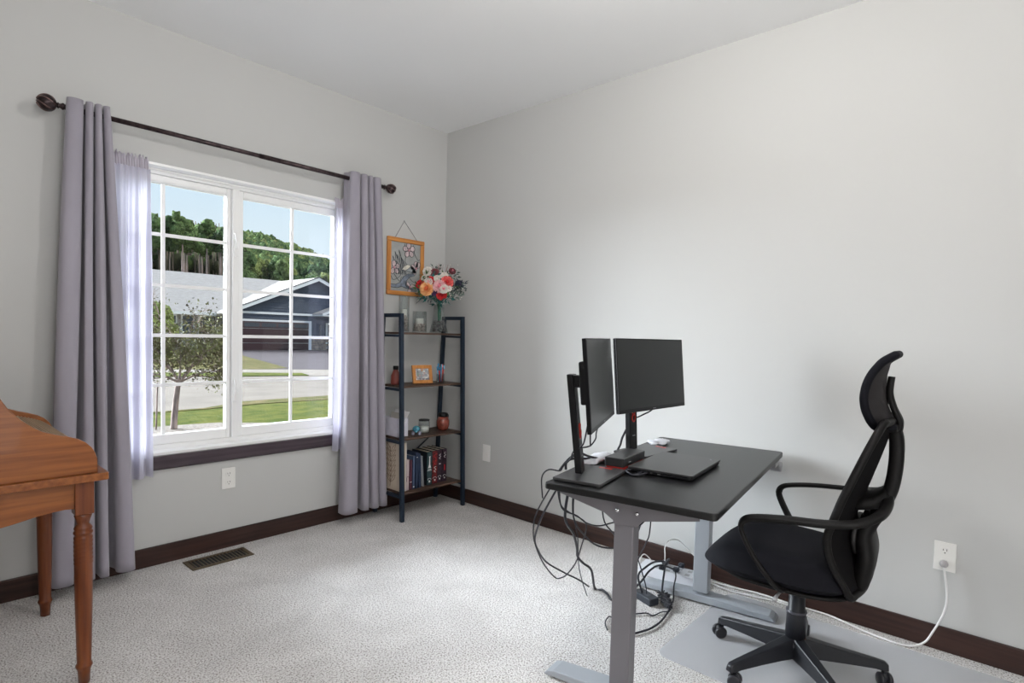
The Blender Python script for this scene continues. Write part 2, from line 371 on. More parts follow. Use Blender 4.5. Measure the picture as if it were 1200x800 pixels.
def drape_mesh(top, bot, z0, z1, yf, yb, edgeL, edgeR, seed):
    """top/bot: list of (left, right) of each forward fold; valleys between run back toward the wall"""
    def ctrl(folds, yf, yb, spread, edge):
        P = [edge[0]]
        for i, (a, c) in enumerate(folds):
            w_ = c-a; a += .03*w_; c -= .07*w_; w_ = c-a; d_ = yb-yf; P += [(a+.005, yf+d_*.62), (a, yf+d_*.26), (a+.16*w_, yf+.006), (a+.58*w_, yf), (c-.04*w_, yf+d_*.14), (c-.002, yf+d_*.55)]
            if i < len(folds)-1:
                n0 = folds[i+1][0]; mid = (c+n0)/2; P += [(mid-.003-spread, yb-.010), (mid+.003, yb)]
        P.append(edge[1]); return P
    A = ctrl(top, yf[0], yb[0], 0, (edgeL[0], edgeR[0])); B = ctrl(bot, yf[1], yb[1], .002, (edgeL[1], edgeR[1]))
    n = len(A); rnd = random.Random(seed); ph = [rnd.uniform(0, 6) for _ in range(n)]
    b = MB(); NV = 44; rows = []
    for j in range(NV+1):
        t = j/NV; z = z1+(z0-z1)*t; s = t**.85; row = []
        for i in range(n):
            wob = .004*math.sin(ph[i]+t*5)*min(1, t*3)
            row.append(Vector((A[i][0]*(1-s)+B[i][0]*s+wob, A[i][1]*(1-s)+B[i][1]*s+.6*wob, z)))
        sm = smooth(row, 5)
        hem = .004*math.sin(3*i) if j == NV else 0
        rows.append(sm)
    nu = len(rows[0])-1
    b.add([p for r in rows for p in r], [(j*(nu+1)+i, j*(nu+1)+i+1, (j+1)*(nu+1)+i+1, (j+1)*(nu+1)+i) for j in range(NV) for i in range(nu)], True)
    return b
cur = tag(drape_mesh([(-2.305, -2.240), (-2.236, -2.209), (-2.202, -2.178), (-2.172, -2.146)], [(-2.381, -2.287), (-2.270, -2.218), (-2.205, -2.157), (-2.130, -2.049)],
          .062, 2.236, (-.145, -.172), (-.058, -.030), ((-2.298, -.085), (-2.372, -.07)), ((-2.142, -.105), (-2.050, -.10)), 3).build('curtain', drape, solid=.0035),
          'grey curtain panel at the left of the window, partly behind the wooden desk', 'curtain', 'grey curtains')
cur = tag(drape_mesh([(-.893, -.824), (-.818, -.772), (-.765, -.737), (-.727, -.672)], [(-.932, -.815), (-.790, -.742), (-.726, -.662), (-.652, -.598)],
          .075, 2.236, (-.145, -.172), (-.058, -.030), ((-.90, -.06), (-.905, -.07)), ((-.668, -.10), (-.597, -.10)), 5).build('curtain', drape, solid=.0035),
          'grey curtain panel at the right of the window, beside the shelf', 'curtain', 'grey curtains')

srod = tag(MB().tube([(-2.26, -.032, 2.022), (-.70, -.032, 2.022)], .0055, 8).build('sheer_rod', white_vinyl), 'thin white rod holding the sheer curtains across the window top', 'curtain rod')
MB().box((-2.262, -.018, 2.022), (.012, .034, .02)).build('rod_holder', white_vinyl, srod)
MB().box((-.698, -.018, 2.022), (.012, .034, .02)).build('rod_holder', white_vinyl, srod)
def sheer(xt, xb, zb, label, nf, seed):
    rnd = random.Random(seed); ph = rnd.uniform(0, 6)
    def fn(u, v):
        x = (xt[0]+(xt[1]-xt[0])*u)*(1-v)+(xb[0]+(xb[1]-xb[0])*u)*v
        a = .004+.022*min(1, v*2.5)
        y = -.060-a*math.sin(2*PI*nf*u+ph+.6*math.sin(3*v))-.006*math.sin(2*PI*nf*2.3*u+v*4)
        z = 2.008+(zb-2.008)*v+.006*math.sin(9*u)*v
        return Vector((x, min(y, -.036), z))
    o = MB().grid(fn, 110, 40).build('sheer_curtain', sheer_m)
    def rf(u, v):
        x = xt[0]+(xt[1]-xt[0])*u; fr = max(0, v-.55)/.45
        y = -.050+.006*math.sin(2*PI*nf*5.3*u+v)+.010*fr*math.sin(2*PI*nf*7.7*u+2*v)
        z = 2.003+.062*v+fr*(.007*math.sin(2*PI*nf*3.7*u+1.3)+.005*math.sin(2*PI*nf*8.9*u))
        return Vector((x, min(y, -.036), z))
    h = MB().grid(rf, 150, 8); h2 = h.build('gathered_header', sheer_header, o)
    return tag(o, label, 'curtain', 'sheer curtains')
sheer_header = mat('sheer_header', (.50, .47, .53), .8)
sheer((-2.20, -1.968), (-2.19, -1.960), .475, 'white sheer curtain hanging inside the left grey curtain', 4, 1)
sheer((-.950, -.74), (-.952, -.76), .470, 'white sheer curtain hanging inside the right grey curtain', 3.5, 2)

# ================================================================== OAK ROLL-TOP DESK (left edge)
rt = thing('rolltop_desk', 'honey oak roll-top desk with turned legs at the left edge', 'desk', (-2.70, -.61, 0))
# local frame: x: depth (front at +), y: width; origin at centre of footprint
def L(x): return x+2.70
yn, yf_ = -.365, .365
prof = [(-3.02, 1.16), (-2.86, 1.16), (-2.78, 1.13), (-2.70, 1.075), (-2.655, 1.035), (-2.629, 1.006), (-2.609, .969), (-2.579, .932), (-2.550, .906), (-2.527, .890), (-2.495, .877), (-2.462, .867), (-2.435, .856), (-2.414, .842), (-2.398, .824), (-2.388, .804), (-2.382, .782), (-2.381, .735)]
poly = [(L(x), z) for x, z in prof]+[(L(-3.02), .735)]
b = MB(); b.prism(poly, yn, yn+.02, 'XZ'); b.build('side_panel', oak, rt, bevel=.003)
b = MB(); b.prism(poly, yf_-.02, yf_, 'XZ'); b.build('side_panel', oak, rt, bevel=.003)
# moulded desk surface
b = MB(); pl = rrect(L(-3.04), L(-2.352), yn-.018, yf_+.018, .01, 3); b.prism(pl, .709, .735, 'XY'); b.build('desk_surface', oak_y, rt, bevel=.009, seg=3)
# roll-top slats following the S-curve, set in from the side panels
tam = [(x, z-.018) for x, z in prof[2:16]]
sm = smooth([(L(x), 0, z) for x, z in tam], 3)
for i in range(0, len(sm)-1):
    p, q = sm[i], sm[i+1]; m_ = (p+q)/2; d = q-p; an = math.atan2(d.z, d.x)
    MB().box((m_.x, 0, m_.z-.006), (d.length*.62, yf_*2-.044, .012), M=Matrix.Rotation(-an, 3, 'Y')).build('slat', mat('pale_slat', (.30, .20, .11), .4, noise=(30, .3), stretch=(1, .05, 1)), rt, bevel=.003)
b = MB(); b.add([(p.x, y_, p.z-.016) for y_ in (yn+.021, yf_-.021) for p in sm]+[(p.x, y_, p.z-.022) for y_ in (yn+.021, yf_-.021) for p in sm], [(i, i+1, len(sm)+i+1, len(sm)+i) for i in range(len(sm)-1)]+[(2*len(sm)+i, 3*len(sm)+i, 3*len(sm)+i+1, 2*len(sm)+i+1) for i in range(len(sm)-1)], True); b.build('roll_canvas', mat('canvas_brown', (.03, .018, .010), .9), rt)
MB().span(L(-3.02), L(-2.80), yn+.02, yf_-.02, 1.142, 1.16).build('top_board', oak_y, rt, bevel=.003)
MB().span(L(-3.02), L(-3.00), yn+.02, yf_-.02, .735, 1.142).build('back_panel', oak_y, rt)
# aprons (scalloped side apron)
def apron(y):
    pts = [(L(-2.965), .708), (L(-2.443), .708), (L(-2.443), .617), (L(-2.470), .620), (L(-2.50), .618), (L(-2.545), .612)]
    for k in range(1, 12): x = -2.545-.32*k/12; pts.append((L(x), .612-.022*math.sin(PI*k/12)))
    pts += [(L(-2.90), .612), (L(-2.965), .617)]
    return MB().prism(pts, y, y+.018, 'XZ').build('side_apron', oak, rt, bevel=.002)
apron(yn+.012); apron(yf_-.03)
MB().span(L(-2.408), L(-2.394), yn+.06, yf_-.06, .612, .708).build('front_apron', oak_y, rt, bevel=.002)
for kx in (-2.418, -2.985):
    for ky in (yn+.027, yf_-.027):
        g = MB(); g.box((L(kx), ky, .652), (.054, .054, .113)); lg = g.build('leg', oak_z, rt, bevel=.003)
        pr = [(.020, .598), (.026, .590), (.021, .575), (.017, .560), (.024, .551), (.027, .545), (.024, .539), (.028, .533), (.028, .527), (.024, .522), (.0265, .515)]
        z = .512
        for k in range(6): pr += [(.0275, z), (.0262, z-.006), (.0278, z-.012)]; z -= .015
        pr += [(.0265, z), (.0262, .400), (.0255, .30), (.0225, .15), (.0205, .075), (.024, .068), (.025, .062), (.0215, .055), (.0185, .045), (.0165, .002)]
        t_ = MB(); t_.lathe(pr[::-1], (L(kx), ky, 0), 24); t_.build('turned_post', oak_z, lg)

# ================================================================== LADDER SHELF
sh = thing('ladder_shelf', 'narrow four-tier shelf with dark metal frame and brown boards', 'shelf', (-.34, -.17, 0))
def SX(x): return x+.34
def SY(y): return y+.17
def yfront(z): return -.333+(.045)*z/1.36
def yrear(z): return -.028-(.062)*z/1.36
for x in (-.610, -.072):
    for fn_, nm in ((yfront, 'front_post'), (yrear, 'rear_post')):
        p = MB(); ya, yb = fn_(0), fn_(1.345)
        vs_ = []
        for z, y in ((0, ya), (1.345, yb)):
            for dx, dy in ((-.0125, -.0125), (.0125, -.0125), (.0125, .0125), (-.0125, .0125)): vs_.append((SX(x+dx), SY(y+dy), z))
        p.add(vs_, [(0, 3, 2, 1), (4, 5, 6, 7), (0, 1, 5, 4), (1, 2, 6, 5), (2, 3, 7, 6), (3, 0, 4, 7)], False); p.build(nm, navy_metal, sh, bevel=.002)
    MB().span(SX(x-.0125), SX(x+.0125), SY(yfront(1.36)-.0125), SY(yrear(1.36)+.0125), 1.338, 1.363).build('top_rail', navy_metal, sh, bevel=.002)
    for z in (.158, .515, .862, 1.215): MB().span(SX(x-.0115), SX(x+.0115), SY(yfront(z)), SY(yrear(z)), z-.006, z+.010).build('side_rail', navy_metal, sh)
for z in (.170, .527, .874, 1.227):
    MB().span(SX(-.597), SX(-.085), SY(yfront(z)+.004), SY(yrear(z)-.004), z, z+.014).build('shelf_board', shelf_wood, sh, bevel=.0015)
b = MB(); b.tube([(SX(-.60), SY(-.035), .17), (SX(-.08), SY(-.045), .52)], .005, 6); b.tube([(SX(-.60), SY(-.030), .52), (SX(-.08), SY(-.040), .17)], .005, 6); b.build('cross_brace', navy_metal, sh)
S1, S2, S3, S4 = 1.2412, .8882, .5412, .1842   # shelf surfaces

# --- top shelf: two glass cylinders with stones and candles, vase of flowers
pebble = mat('pebbles', (.70, .62, .56), .6, noise=(60, .6), color2=(.22, .18, .18))
dark_pebble = mat('dark_pebbles', (.05, .05, .055), .4, noise=(70, .6), color2=(.25, .24, .24))
wax = mat('white_wax', (.82, .80, .75), .5)
thin_glass = bpy.data.materials.new('thin_glass'); thin_glass.use_nodes = True
_n = thin_glass.node_tree.nodes; _l = thin_glass.node_tree.links; _n.clear()
_o = _n.new('ShaderNodeOutputMaterial'); _m = _n.new('ShaderNodeMixShader'); _t = _n.new('ShaderNodeBsdfTransparent'); _g = _n.new('ShaderNodeBsdfGlossy'); _w = _n.new('ShaderNodeLayerWeight')
_w.inputs[0].default_value = .12; _t.inputs[0].default_value = (.93, .95, .95, 1); _g.inputs['Roughness'].default_value = .05
_l.new(_w.outputs['Facing'], _m.inputs[0]); _l.new(_t.outputs[0], _m.inputs[1]); _l.new(_g.outputs[0], _m.inputs[2]); _l.new(_m.outputs[0], _o.inputs[0])
def stones(r, z0, z1, n, seed, size=.008, taper=0):
    b = MB(); rnd = random.Random(seed)
    for k in range(n):
        a = rnd.uniform(0, 2*PI); z = rnd.uniform(z0, z1); R_ = (r-taper*(z-z0))*math.sqrt(rnd.uniform(.25, 1)); s_ = size*rnd.uniform(.7, 1.2)
        b.ball((R_*math.cos(a), R_*math.sin(a), z), s_, 6, (1, rnd.uniform(.7, 1.1), .8))
    return b
def candle_jar(x, y, r, h, fill, candle, label, seed):
    t = thing('candle_jar', label, 'candle holder', (x, y, S1+.001), 0, 'glass candle jars on the top shelf')
    MB().lathe([(r, 0), (r, h), (r-.003, h), (r-.003, .006), (0, .006)], n=28).build('glass_cylinder', thin_glass, t)
    o = stones(r-.013, .012, fill, 150, seed, .0085).build('stones', pebble, t); o['kind'] = 'stuff'
    c = MB().lathe([(r*.55, fill-.03), (r*.55, fill+candle), (r*.5, fill+candle+.004), (0, fill+candle)], n=20).build('candle', wax, t)
    MB().tube([(0, 0, fill+candle), (.001, 0, fill+candle+.012)], .001, 5).build('wick', black_matte, c)
candle_jar(-.500, -.170, .036, .245, .115, .035, 'tall glass cylinder with candle and stones on the top shelf', 1)
candle_jar(-.378, -.185, .049, .145, .058, .035, 'short glass cylinder with white candle on the top shelf', 2)
VX, VY = -.222, -.205
vs_t = thing('glass_vase', 'flared clear glass vase with dark pebbles on the top shelf', 'vase', (VX, VY, S1+.001))
MB().lathe([(.066, 0), (.066, .004), (.052, .06), (.040, .13), (.036, .20), (.033, .20), (.037, .13), (.049, .06), (.062, .006), (0, .006)], n=28).build('glass_body', thin_glass, vs_t)
o = stones(.052, .012, .085, 230, 3, .0085, .25).build('dark_pebbles', dark_pebble, vs_t); o['kind'] = 'stuff'

# flowers: one bouquet; every bloom is a part
bq = thing('flower_bouquet', 'bouquet of red, orange, pink and white roses with teal leaves in the vase', 'flowers', (VX, VY, S1+.155))
stem_m = mat('stem_green', (.05, .16, .10), .6); leaf_teal = mat('leaf_teal', (.03, .16, .15), .6, noise=(40, .5)); leaf_grn = mat('leaf_green', (.10, .20, .06), .6, noise=(40, .5)); leaf_grey = mat('leaf_greygreen', (.13, .17, .15), .6, noise=(40, .5)); leaf_dk = mat('leaf_dark', (.035, .045, .075), .6, noise=(40, .5))
def rose(name, c, r, m, m2, petals=(5, 6, 7), seed=0, dirv=None):
    """layered cupped petals around an axis pointing toward dirv"""
    b = MB(); rnd = random.Random(seed); d = Vector(dirv or (-.6, -.75, .3)).normalized(); Q = d.to_track_quat('Z', 'Y').to_matrix()
    for ring, n in enumerate(petals):
        rr = r*(.28+.24*ring); tilt = .25+.36*ring
        for k in range(n):
            a0 = 2*PI*k/n+ring*.6+rnd.uniform(-.1, .1); wd = 2*PI/n*1.05
            def fn(u, v):
                a = a0+(u-.5)*wd*1.5*(.55+.45*math.sin(PI*min(1, v*1.0+.15)))
                rad = rr*(.25+.75*v**.8)*(1 if ring else .8)+r*.06*math.sin(PI*v)*(1-abs(u-.5)*2)
                z = r*(.62*v*math.cos(tilt*.9)+.05*ring*-1)+r*.1*(math.cos((u-.5)*3)*v) - (r*.18*v*v*(1 if ring == len(petals)-1 else 0))
                return Vector(c)+Q @ Vector((rad*math.cos(a), rad*math.sin(a), z))
            b.cur = 0 if (ring > 0 or rnd.random() < .5) else 1
            b.grid(fn, 4, 4)
    b.cur = 1; b.ball(Vector(c)+Q @ Vector((0, 0, r*.25)), r*.28, 8)
    return b.build(name, [m, m2], bq, solid=.0012)
def P_(px, py, d):  # bloom centres relative to the bouquet, set out from real sizes (x to the right of the view, z up, d toward the room)
    r_ = Vector((.661, -.75, 0)); f_ = Vector((-.75, -.661, 0)); return r_*px+f_*d+Vector((0, 0, py))
red = mat('petal_red', (.62, .025, .03), .6, noise=(60, .3)); red2 = mat('petal_darkred', (.30, .01, .02), .6)
coral = mat('petal_coral', (.78, .13, .12), .6, noise=(60, .25)); orange = mat('petal_orange', (.85, .36, .14), .6, noise=(50, .3), color2=(.9, .55, .25)); ora2 = mat('petal_orange_deep', (.72, .17, .07), .6)
pink = mat('petal_pink', (.85, .50, .52), .6, noise=(50, .2)); pink2 = mat('petal_rose', (.78, .26, .33), .6); whitep = mat('petal_white', (.82, .78, .72), .6, noise=(50, .12)); purple = mat('petal_purple', (.09, .04, .13), .6); maroon = mat('petal_maroon', (.22, .06, .07), .6)
blooms = [('rose', (-.128, .180, .05), .036, red, red2), ('rose', (-.078, .150, .085), .052, orange, ora2), ('rose', (-.055, .205, .065), .036, red, red2), ('rose', (.015, .168, .10), .048, pink, pink2),
          ('rose', (.062, .200, .075), .046, coral, red), ('rose', (.028, .110, .09), .038, red, red2), ('white_bloom', (-.065, .200, .08), .030, whitep, pink), ('white_bloom', (-.010, .220, .06), .030, whitep, whitep),
          ('white_bloom', (.035, .245, .04), .032, whitep, whitep), ('white_bloom', (-.085, .278, .02), .036, whitep, whitep), ('white_bloom', (-.100, .225, .04), .028, whitep, leaf_grn), ('pink_bloom', (.045, .150, .11), .034, whitep, pink2),
          ('brown_bloom', (-.035, .270, .02), .032, maroon, leaf_grey), ('brown_bloom', (.088, .285, .0), .026, maroon, pink2), ('purple_bloom', (-.022, .130, .08), .030, purple, purple), ('blue_bloom', (.142, .190, .02), .034, leaf_dk, purple), ('pale_bloom', (.075, .155, .09), .024, whitep, pink)]
stems = MB()
for i, (nm, q, r, m1, m2) in enumerate(blooms):
    c = P_(*q); rose(nm, c, r, m1, m2, (4, 6, 8, 9), i, Vector((c.x, c.y, .3*c.z))*1.0+Vector((-.22, -.22, .03)))
    stems.tube(smooth([(0.006*math.cos(i), .006*math.sin(i), -.14), (.01*math.cos(i*2), .01*math.sin(i*2), .03), tuple(c*.62), tuple(c)], 4), .0018, 5)
stems.build('stems', stem_m, bq)
def leaves(name, m, spots, n, size, seed):
    b = MB(); rnd = random.Random(seed)
    for c in spots:
        c = P_(*c)
        for k in range(n):
            d = Vector((rnd.gauss(0, 1), rnd.gauss(0, 1), rnd.gauss(0, .8))).normalized(); s_ = size*rnd.uniform(.6, 1.2); a = c+d*rnd.uniform(0, size*1.1); t = d.cross(Vector((rnd.gauss(0, 1), rnd.gauss(0, 1), rnd.gauss(0, 1)))).normalized()
            nn = d.cross(t)*s_*.12
            b.add([a, a+d*s_*.4+t*s_*.24+nn, a+d*s_, a+d*s_*.4-t*s_*.24+nn], [(0, 1, 2), (0, 2, 3)], True)
    o = b.build(name, m, bq); o['kind'] = 'stuff'; return o
leaves('teal_leaves', leaf_teal, [(-.04, .235, .05), (-.07, .10, .05), (-.02, .09, .06), (.01, .08, .05), (.05, .10, .04), (-.10, .13, .04), (0, .06, .02), (.02, .14, .03), (-.03, .17, .03)], 14, .042, 1)
leaves('green_leaves', leaf_grn, [(-.09, .245, .04), (-.105, .20, .02), (.0, .20, .03), (.05, .24, .02), (-.12, .15, .05), (.075, .17, .05)], 12, .038, 2)
leaves('grey_leaves', leaf_grey, [(.11, .14, .05), (.14, .15, .03), (.17, .155, .02), (.12, .115, .05), (-.12, .11, .04), (-.13, .09, .03), (.09, .25, -.01), (.10, .27, -.01), (-.03, .29, .0), (.155, .18, .02)], 12, .034, 3)
leaves('dark_leaves', leaf_dk, [(.145, .175, .03), (.16, .19, .02), (.12, .16, .03), (.0, .11, .07), (-.05, .11, .04)], 14, .034, 4)
b = MB(); rnd = random.Random(5)
for k in range(34):
    c = P_(rnd.uniform(.08, .17), rnd.uniform(.08, .17), rnd.uniform(.03, .08)); b.ball(c, .0035, 6)
for k in range(16): b.ball(P_(rnd.uniform(-.08, .13), rnd.uniform(.27, .33), rnd.uniform(-.02, .03)), .003, 6)
o = b.build('tiny_buds', whitep, bq); o['kind'] = 'stuff'
b = MB()
for k in range(9):
    q = P_(rnd.uniform(-.06, .12), rnd.uniform(.28, .34), 0); b.tube(smooth([P_(0, .1, 0), P_(0, .1, 0)*.4+q*.6+Vector((0, 0, .02)), q], 3), .0012, 4)
b.build('twigs', maroon, bq)

# --- second shelf
t = thing('picture_frame', 'small orange wooden frame with a mosaic picture on the second shelf', 'picture frame', (-.363, -.215, S2+.001), math.radians(-12))
Mt = Matrix.Rotation(math.radians(-12), 3, 'X')
def tilt(b):
    b.v = [tuple(Mt @ Vector(v)) for v in b.v]; return b
fw_, fh, ft = .150, .128, .024
b = MB(); b.span(-fw_/2, fw_/2, -.008, .008, 0, ft); b.span(-fw_/2, fw_/2, -.008, .008, fh-ft, fh); b.span(-fw_/2, -fw_/2+ft, -.008, .008, ft, fh-ft); b.span(fw_/2-ft, fw_/2, -.008, .008, ft, fh-ft); tilt(b).build('frame', pine, t, bevel=.002)
tile_cols = [mat('tile_%d' % i, c, .3) for i, c in enumerate([(.62, .62, .64), (.40, .42, .46), (.75, .74, .72), (.28, .36, .30), (.55, .40, .38), (.22, .22, .26)])]
b = MB(); rnd = random.Random(11); gx, gz = 8, 6
pts = {(i, j): (-fw_/2+ft+(fw_-2*ft)*(i+(rnd.uniform(-.3, .3) if 0 < i < gx else 0))/gx, ft+(fh-2*ft)*(j+(rnd.uniform(-.3, .3) if 0 < j < gz else 0))/gz) for i in range(gx+1) for j in range(gz+1)}
for i in range(gx):
    for j in range(gz):
        q = [pts[i, j], pts[i+1, j], pts[i+1, j+1], pts[i, j+1]]; cx_ = sum(p[0] for p in q)/4; cz_ = sum(p[1] for p in q)/4
        q = [(cx_+(x-cx_)*.86, cz_+(z-cz_)*.86) for x, z in q]; b.cur = rnd.choice((0, 0, 1, 1, 2, 3, 4, 5)); b.prism(q, -.002, .002, 'XZ')
tilt(b).build('mosaic', tile_cols, t)
b = MB(); b.span(-fw_/2+ft, fw_/2-ft, .002, .005, ft, fh-ft); tilt(b).build('backing', tile_cols[5], t)
MB().tube([(0, .012, .10), (0, .055, .002)], .004, 6).build('easel_leg', pine, t)

t = thing('pen_cup', 'small cup packed with red, blue and orange markers on the second shelf', 'pen holder', (-.205, -.215, S2+.001))
MB().lathe([(.030, 0), (.030, .062), (.027, .062), (.027, .004), (0, .004)], n=20).build('cup', thin_glass, t)
pc = [mat('pen_red', (.65, .05, .05), .4), mat('pen_blue', (.05, .30, .55), .4), mat('pen_orange', (.80, .28, .06), .4), mat('pen_lightblue', (.15, .45, .65), .4), mat('pen_darkred', (.35, .03, .04), .4), mat('pen_pink', (.75, .22, .22), .4)]
rnd = random.Random(4)
for k in range(13):
    a = k*2.4; r0 = .016*math.sqrt((k+.5)/13); tx, ty = (r0*math.cos(a)*.8, r0*math.sin(a)*.8); sx, sy = (r0*1.9*math.cos(a), r0*1.9*math.sin(a)); hh = rnd.uniform(.105, .135)
    po = MB().tube([(tx, ty, .006), (sx, sy, hh)], .0042, 8).build('marker', pc[k % 6], t)
    MB().tube([(tx+(sx-tx)*.78, ty+(sy-ty)*.78, .006+(hh-.006)*.78), (sx+(sx-tx)*.01, sy+(sy-ty)*.01, hh+.002)], .0050, 8).build('marker_cap', pc[(k*2+1) % 6], po)
t = thing('red_bottle', 'dark red bottle with a black cap, half behind the shelf post', 'bottle', (-.560, -.170, S2+.001))
MB().lathe([(.030, 0), (.033, .01), (.031, .06), (.020, .085), (.016, .095), (.016, .10)], n=20).build('bottle_body', mat('red_brown_glass', (.20, .045, .035), .3), t)
MB().lathe([(.018, .10), (.018, .122), (.016, .125), (0, .125)], n=16).build('cap', black_plastic, t)

# --- third shelf
t = thing('white_box', 'open white box with papers sticking out on the third shelf', 'box', (-.548, -.165, S3+.001))
boxm = mat('box_white', (.60, .59, .66), .7, noise=(20, .06)); W_, D_, H_ = .085, .16, .125
b = MB(); b.span(-W_/2, -W_/2+.003, -D_/2, D_/2, 0, H_); b.span(W_/2-.003, W_/2, -D_/2, D_/2, 0, H_); b.span(-W_/2, W_/2, -D_/2, -D_/2+.003, 0, H_); b.span(-W_/2, W_/2, D_/2-.003, D_/2, 0, H_); b.span(-W_/2, W_/2, -D_/2, D_/2, 0, .003); b.build('box_body', boxm, t, bevel=.001)
for k, (x, a, h_) in enumerate(((.020, .35, .05), (.002, -.1, .02), (-.018, .1, .035), (.028, .55, .045))):
    b = MB().box((x, -.01*k, H_+h_/2-.02), (.0015, .11, .04+h_), M=Matrix.Rotation(a, 3, 'Y')); b.build('paper', mat('paper_white', (.74, .73, .74), .7) if k != 2 else mat('paper_tan', (.42, .40, .36), .7), t)
t = thing('turtle_figurine', 'small turquoise glass turtle figurine on the third shelf', 'figurine', (-.432, -.240, S3+.001), math.radians(-40))
teal_g = mat('turquoise_glaze', (.10, .36, .42), .15, noise=(60, .5), color2=(.03, .15, .25), coat=.6); grey_g = mat('grey_glaze', (.38, .38, .48), .25)
MB().ball((0, 0, .040), .027, 16, (1, 1.1, .85)).build('shell', teal_g, t)
b = MB().ball((0, -.038, .030), .012, 10, (1, 1.2, .9)); b.build('head', teal_g, t)
for sx in (-1, 1):
    for sy in (-1, 1): MB().ball((.022*sx, .022*sy, .011), .012, 10, (1, 1.1, .9)).build('foot', grey_g, t)
t = thing('glass_candle', 'clear glass jar with a half-burnt cream candle on the third shelf', 'candle', (-.345, -.215, S3+.001))
MB().lathe([(.036, 0), (.040, .01), (.040, .078), (.033, .088), (.036, .098), (.033, .098), (.030, .088), (.037, .078), (.037, .008), (0, .006)], n=24).build('jar', thin_glass, t)
MB().lathe([(.0345, .009), (.0345, .045), (0, .045)], n=20).build('wax', wax, t)
MB().lathe([(.0365, .086), (.0385, .088), (.0385, .092), (.0365, .094)], n=24).build('rim_ring', black_matte, t)
t = thing('red_vase', 'rounded red-brown pot with a dark rim by the right shelf post', 'vase', (-.165, -.205, S3+.001))
MB().lathe([(.026, 0), (.040, .012), (.047, .04), (.046, .07), (.036, .098)], n=26).build('pot_body', mat('red_brown_glaze', (.25, .055, .035), .25, noise=(30, .4), coat=.5), t)
MB().lathe([(.036, .097), (.031, .110), (.035, .124), (.031, .124), (.027, .110), (.032, .097)], n=24).build('rim', black_plastic, t)
MB().tube(smooth([(.030, 0, .12), (.048, 0, .105), (.047, 0, .08)], 5), .004, 8).build('handle', black_plastic, t)

# --- bottom shelf: leaf-print box and books
t = thing('leaf_print_box', 'tall cream magazine box with a brown leaf drawing on the bottom shelf', 'box', (-.572, -.165, S4+.001))
cream = mat('cream_card', (.52, .44, .35), .7); creamw = mat('cream_white', (.66, .63, .60), .6)
MB().span(-.022, .018, -.125, .105, 0, .325).build('box_body', cream, t, bevel=.002)
MB().span(.018, .022, -.127, .105, 0, .325).build('white_edge', creamw, t)
b = MB(); ink = mat('brown_ink', (.17, .11, .08), .7)
for yy, sc in ((.0, 1), ):
    b.tube([(-.0225, -.01, .02), (-.0225, -.02, .15), (-.0225, -.005, .29)], .0016, 5)
    for k in range(7):
        z = .05+k*.034; 
        for s_ in (-1, 1): b.tube(smooth([(-.0225, -.015, z), (-.0225, -.015+s_*.035, z+.022), (-.0225, -.015+s_*.052, z+.055)], 4), .0014, 5); b.tube(smooth([(-.0225, -.015, z), (-.0225, -.015+s_*.020, z+.035), (-.0225, -.015+s_*.052, z+.055)], 4), .0014, 5)
b.build('leaf_drawing', ink, t)
pages = mat('book_pages', (.50, .44, .34), .8, noise=(300, .2), stretch=(1, .02, 1))
def book(x, th, h, d, cov, label, lean=0, spine=None, yfr=-.285, grp='books on the bottom shelf', marks=(), top=None):
    t = thing('book', label, 'book', (x, yfr+d/2, S4+.0012), 0, grp); Ml = Matrix.Rotation(lean, 3, 'Y')
    def ap(b): b.v = [tuple(Ml @ Vector(v)) for v in b.v]; return b
    c = MB(); c.span(-th/2, -th/2+.002, -d/2, d/2, 0, h); c.span(th/2-.002, th/2, -d/2, d/2, 0, h); c.span(-th/2, th/2, -d/2, -d/2+.003, 0, h); ap(c).build('cover', cov, t)
    if spine: ap(MB().span(-th/2+.001, th/2-.001, -d/2-.0012, -d/2, .002, h-.002)).build('spine_panel', spine, t)
    ap(MB().span(-th/2+.002, th/2-.002, -d/2+.003, d/2-.003, .003, h-.004)).build('pages', top or pages, t)
    for i, (kind, z0, z1, wf, mm) in enumerate(marks):
        m = MB(); ww = th*wf/2; y_ = -d/2-.0022
        if kind == 'bar': m.box((0, y_, (z0+z1)/2), (ww*2, .0012, z1-z0))
        if kind == 'tower': m.prism([(-ww, z0), (ww, z0), (ww*.35, z0+(z1-z0)*.3), (ww*.25, z1-.006), (ww*.6, z1), (-ww*.6, z1), (-ww*.25, z1-.006), (-ww*.35, z0+(z1-z0)*.3)], y_-.0006, y_+.0006, 'XZ')
        if kind == 'curl': m.tube(smooth([(ww*.6, y_, z0), (-ww*.6, y_, z0+(z1-z0)*.2), (ww*.7, y_, z0+(z1-z0)*.5), (-ww*.5, y_, z0+(z1-z0)*.8), (ww*.7, y_, z1)], 5), .0016, 5)
        if kind == 'dot': m.lathe([(ww, 0), (ww, .001)], (0, y_, (z0+z1)/2), 12, Matrix.Rotation(PI/2, 3, 'X'))
        if kind == 'arch': m.tube(smooth([(-ww, y_, z0), (-ww*.8, y_, z1), (ww*.8, y_, z1), (ww, y_, z0)], 4), .0013, 5)
        ap(m).build('spine_mark', mm, t)
    return t
wm = mat('print_white', (.75, .75, .74), .5); navy = mat('cover_navy', (.022, .036, .075), .5, noise=(30, .2)); navy2 = mat('cover_slate', (.06, .09, .16), .5); blk = mat('cover_black', (.015, .018, .025), .45); mar = mat('cover_maroon', (.10, .03, .05), .5)
tealc = mat('spine_teal', (.022, .050, .055), .5, noise=(40, .4)); redc = mat('spine_red', (.24, .02, .02), .5, noise=(60, .6), color2=(.03, .008, .01)); dkp = mat('spine_plum', (.030, .014, .026), .5, noise=(50, .5)); blush = mat('cover_blush', (.56, .45, .45), .6)
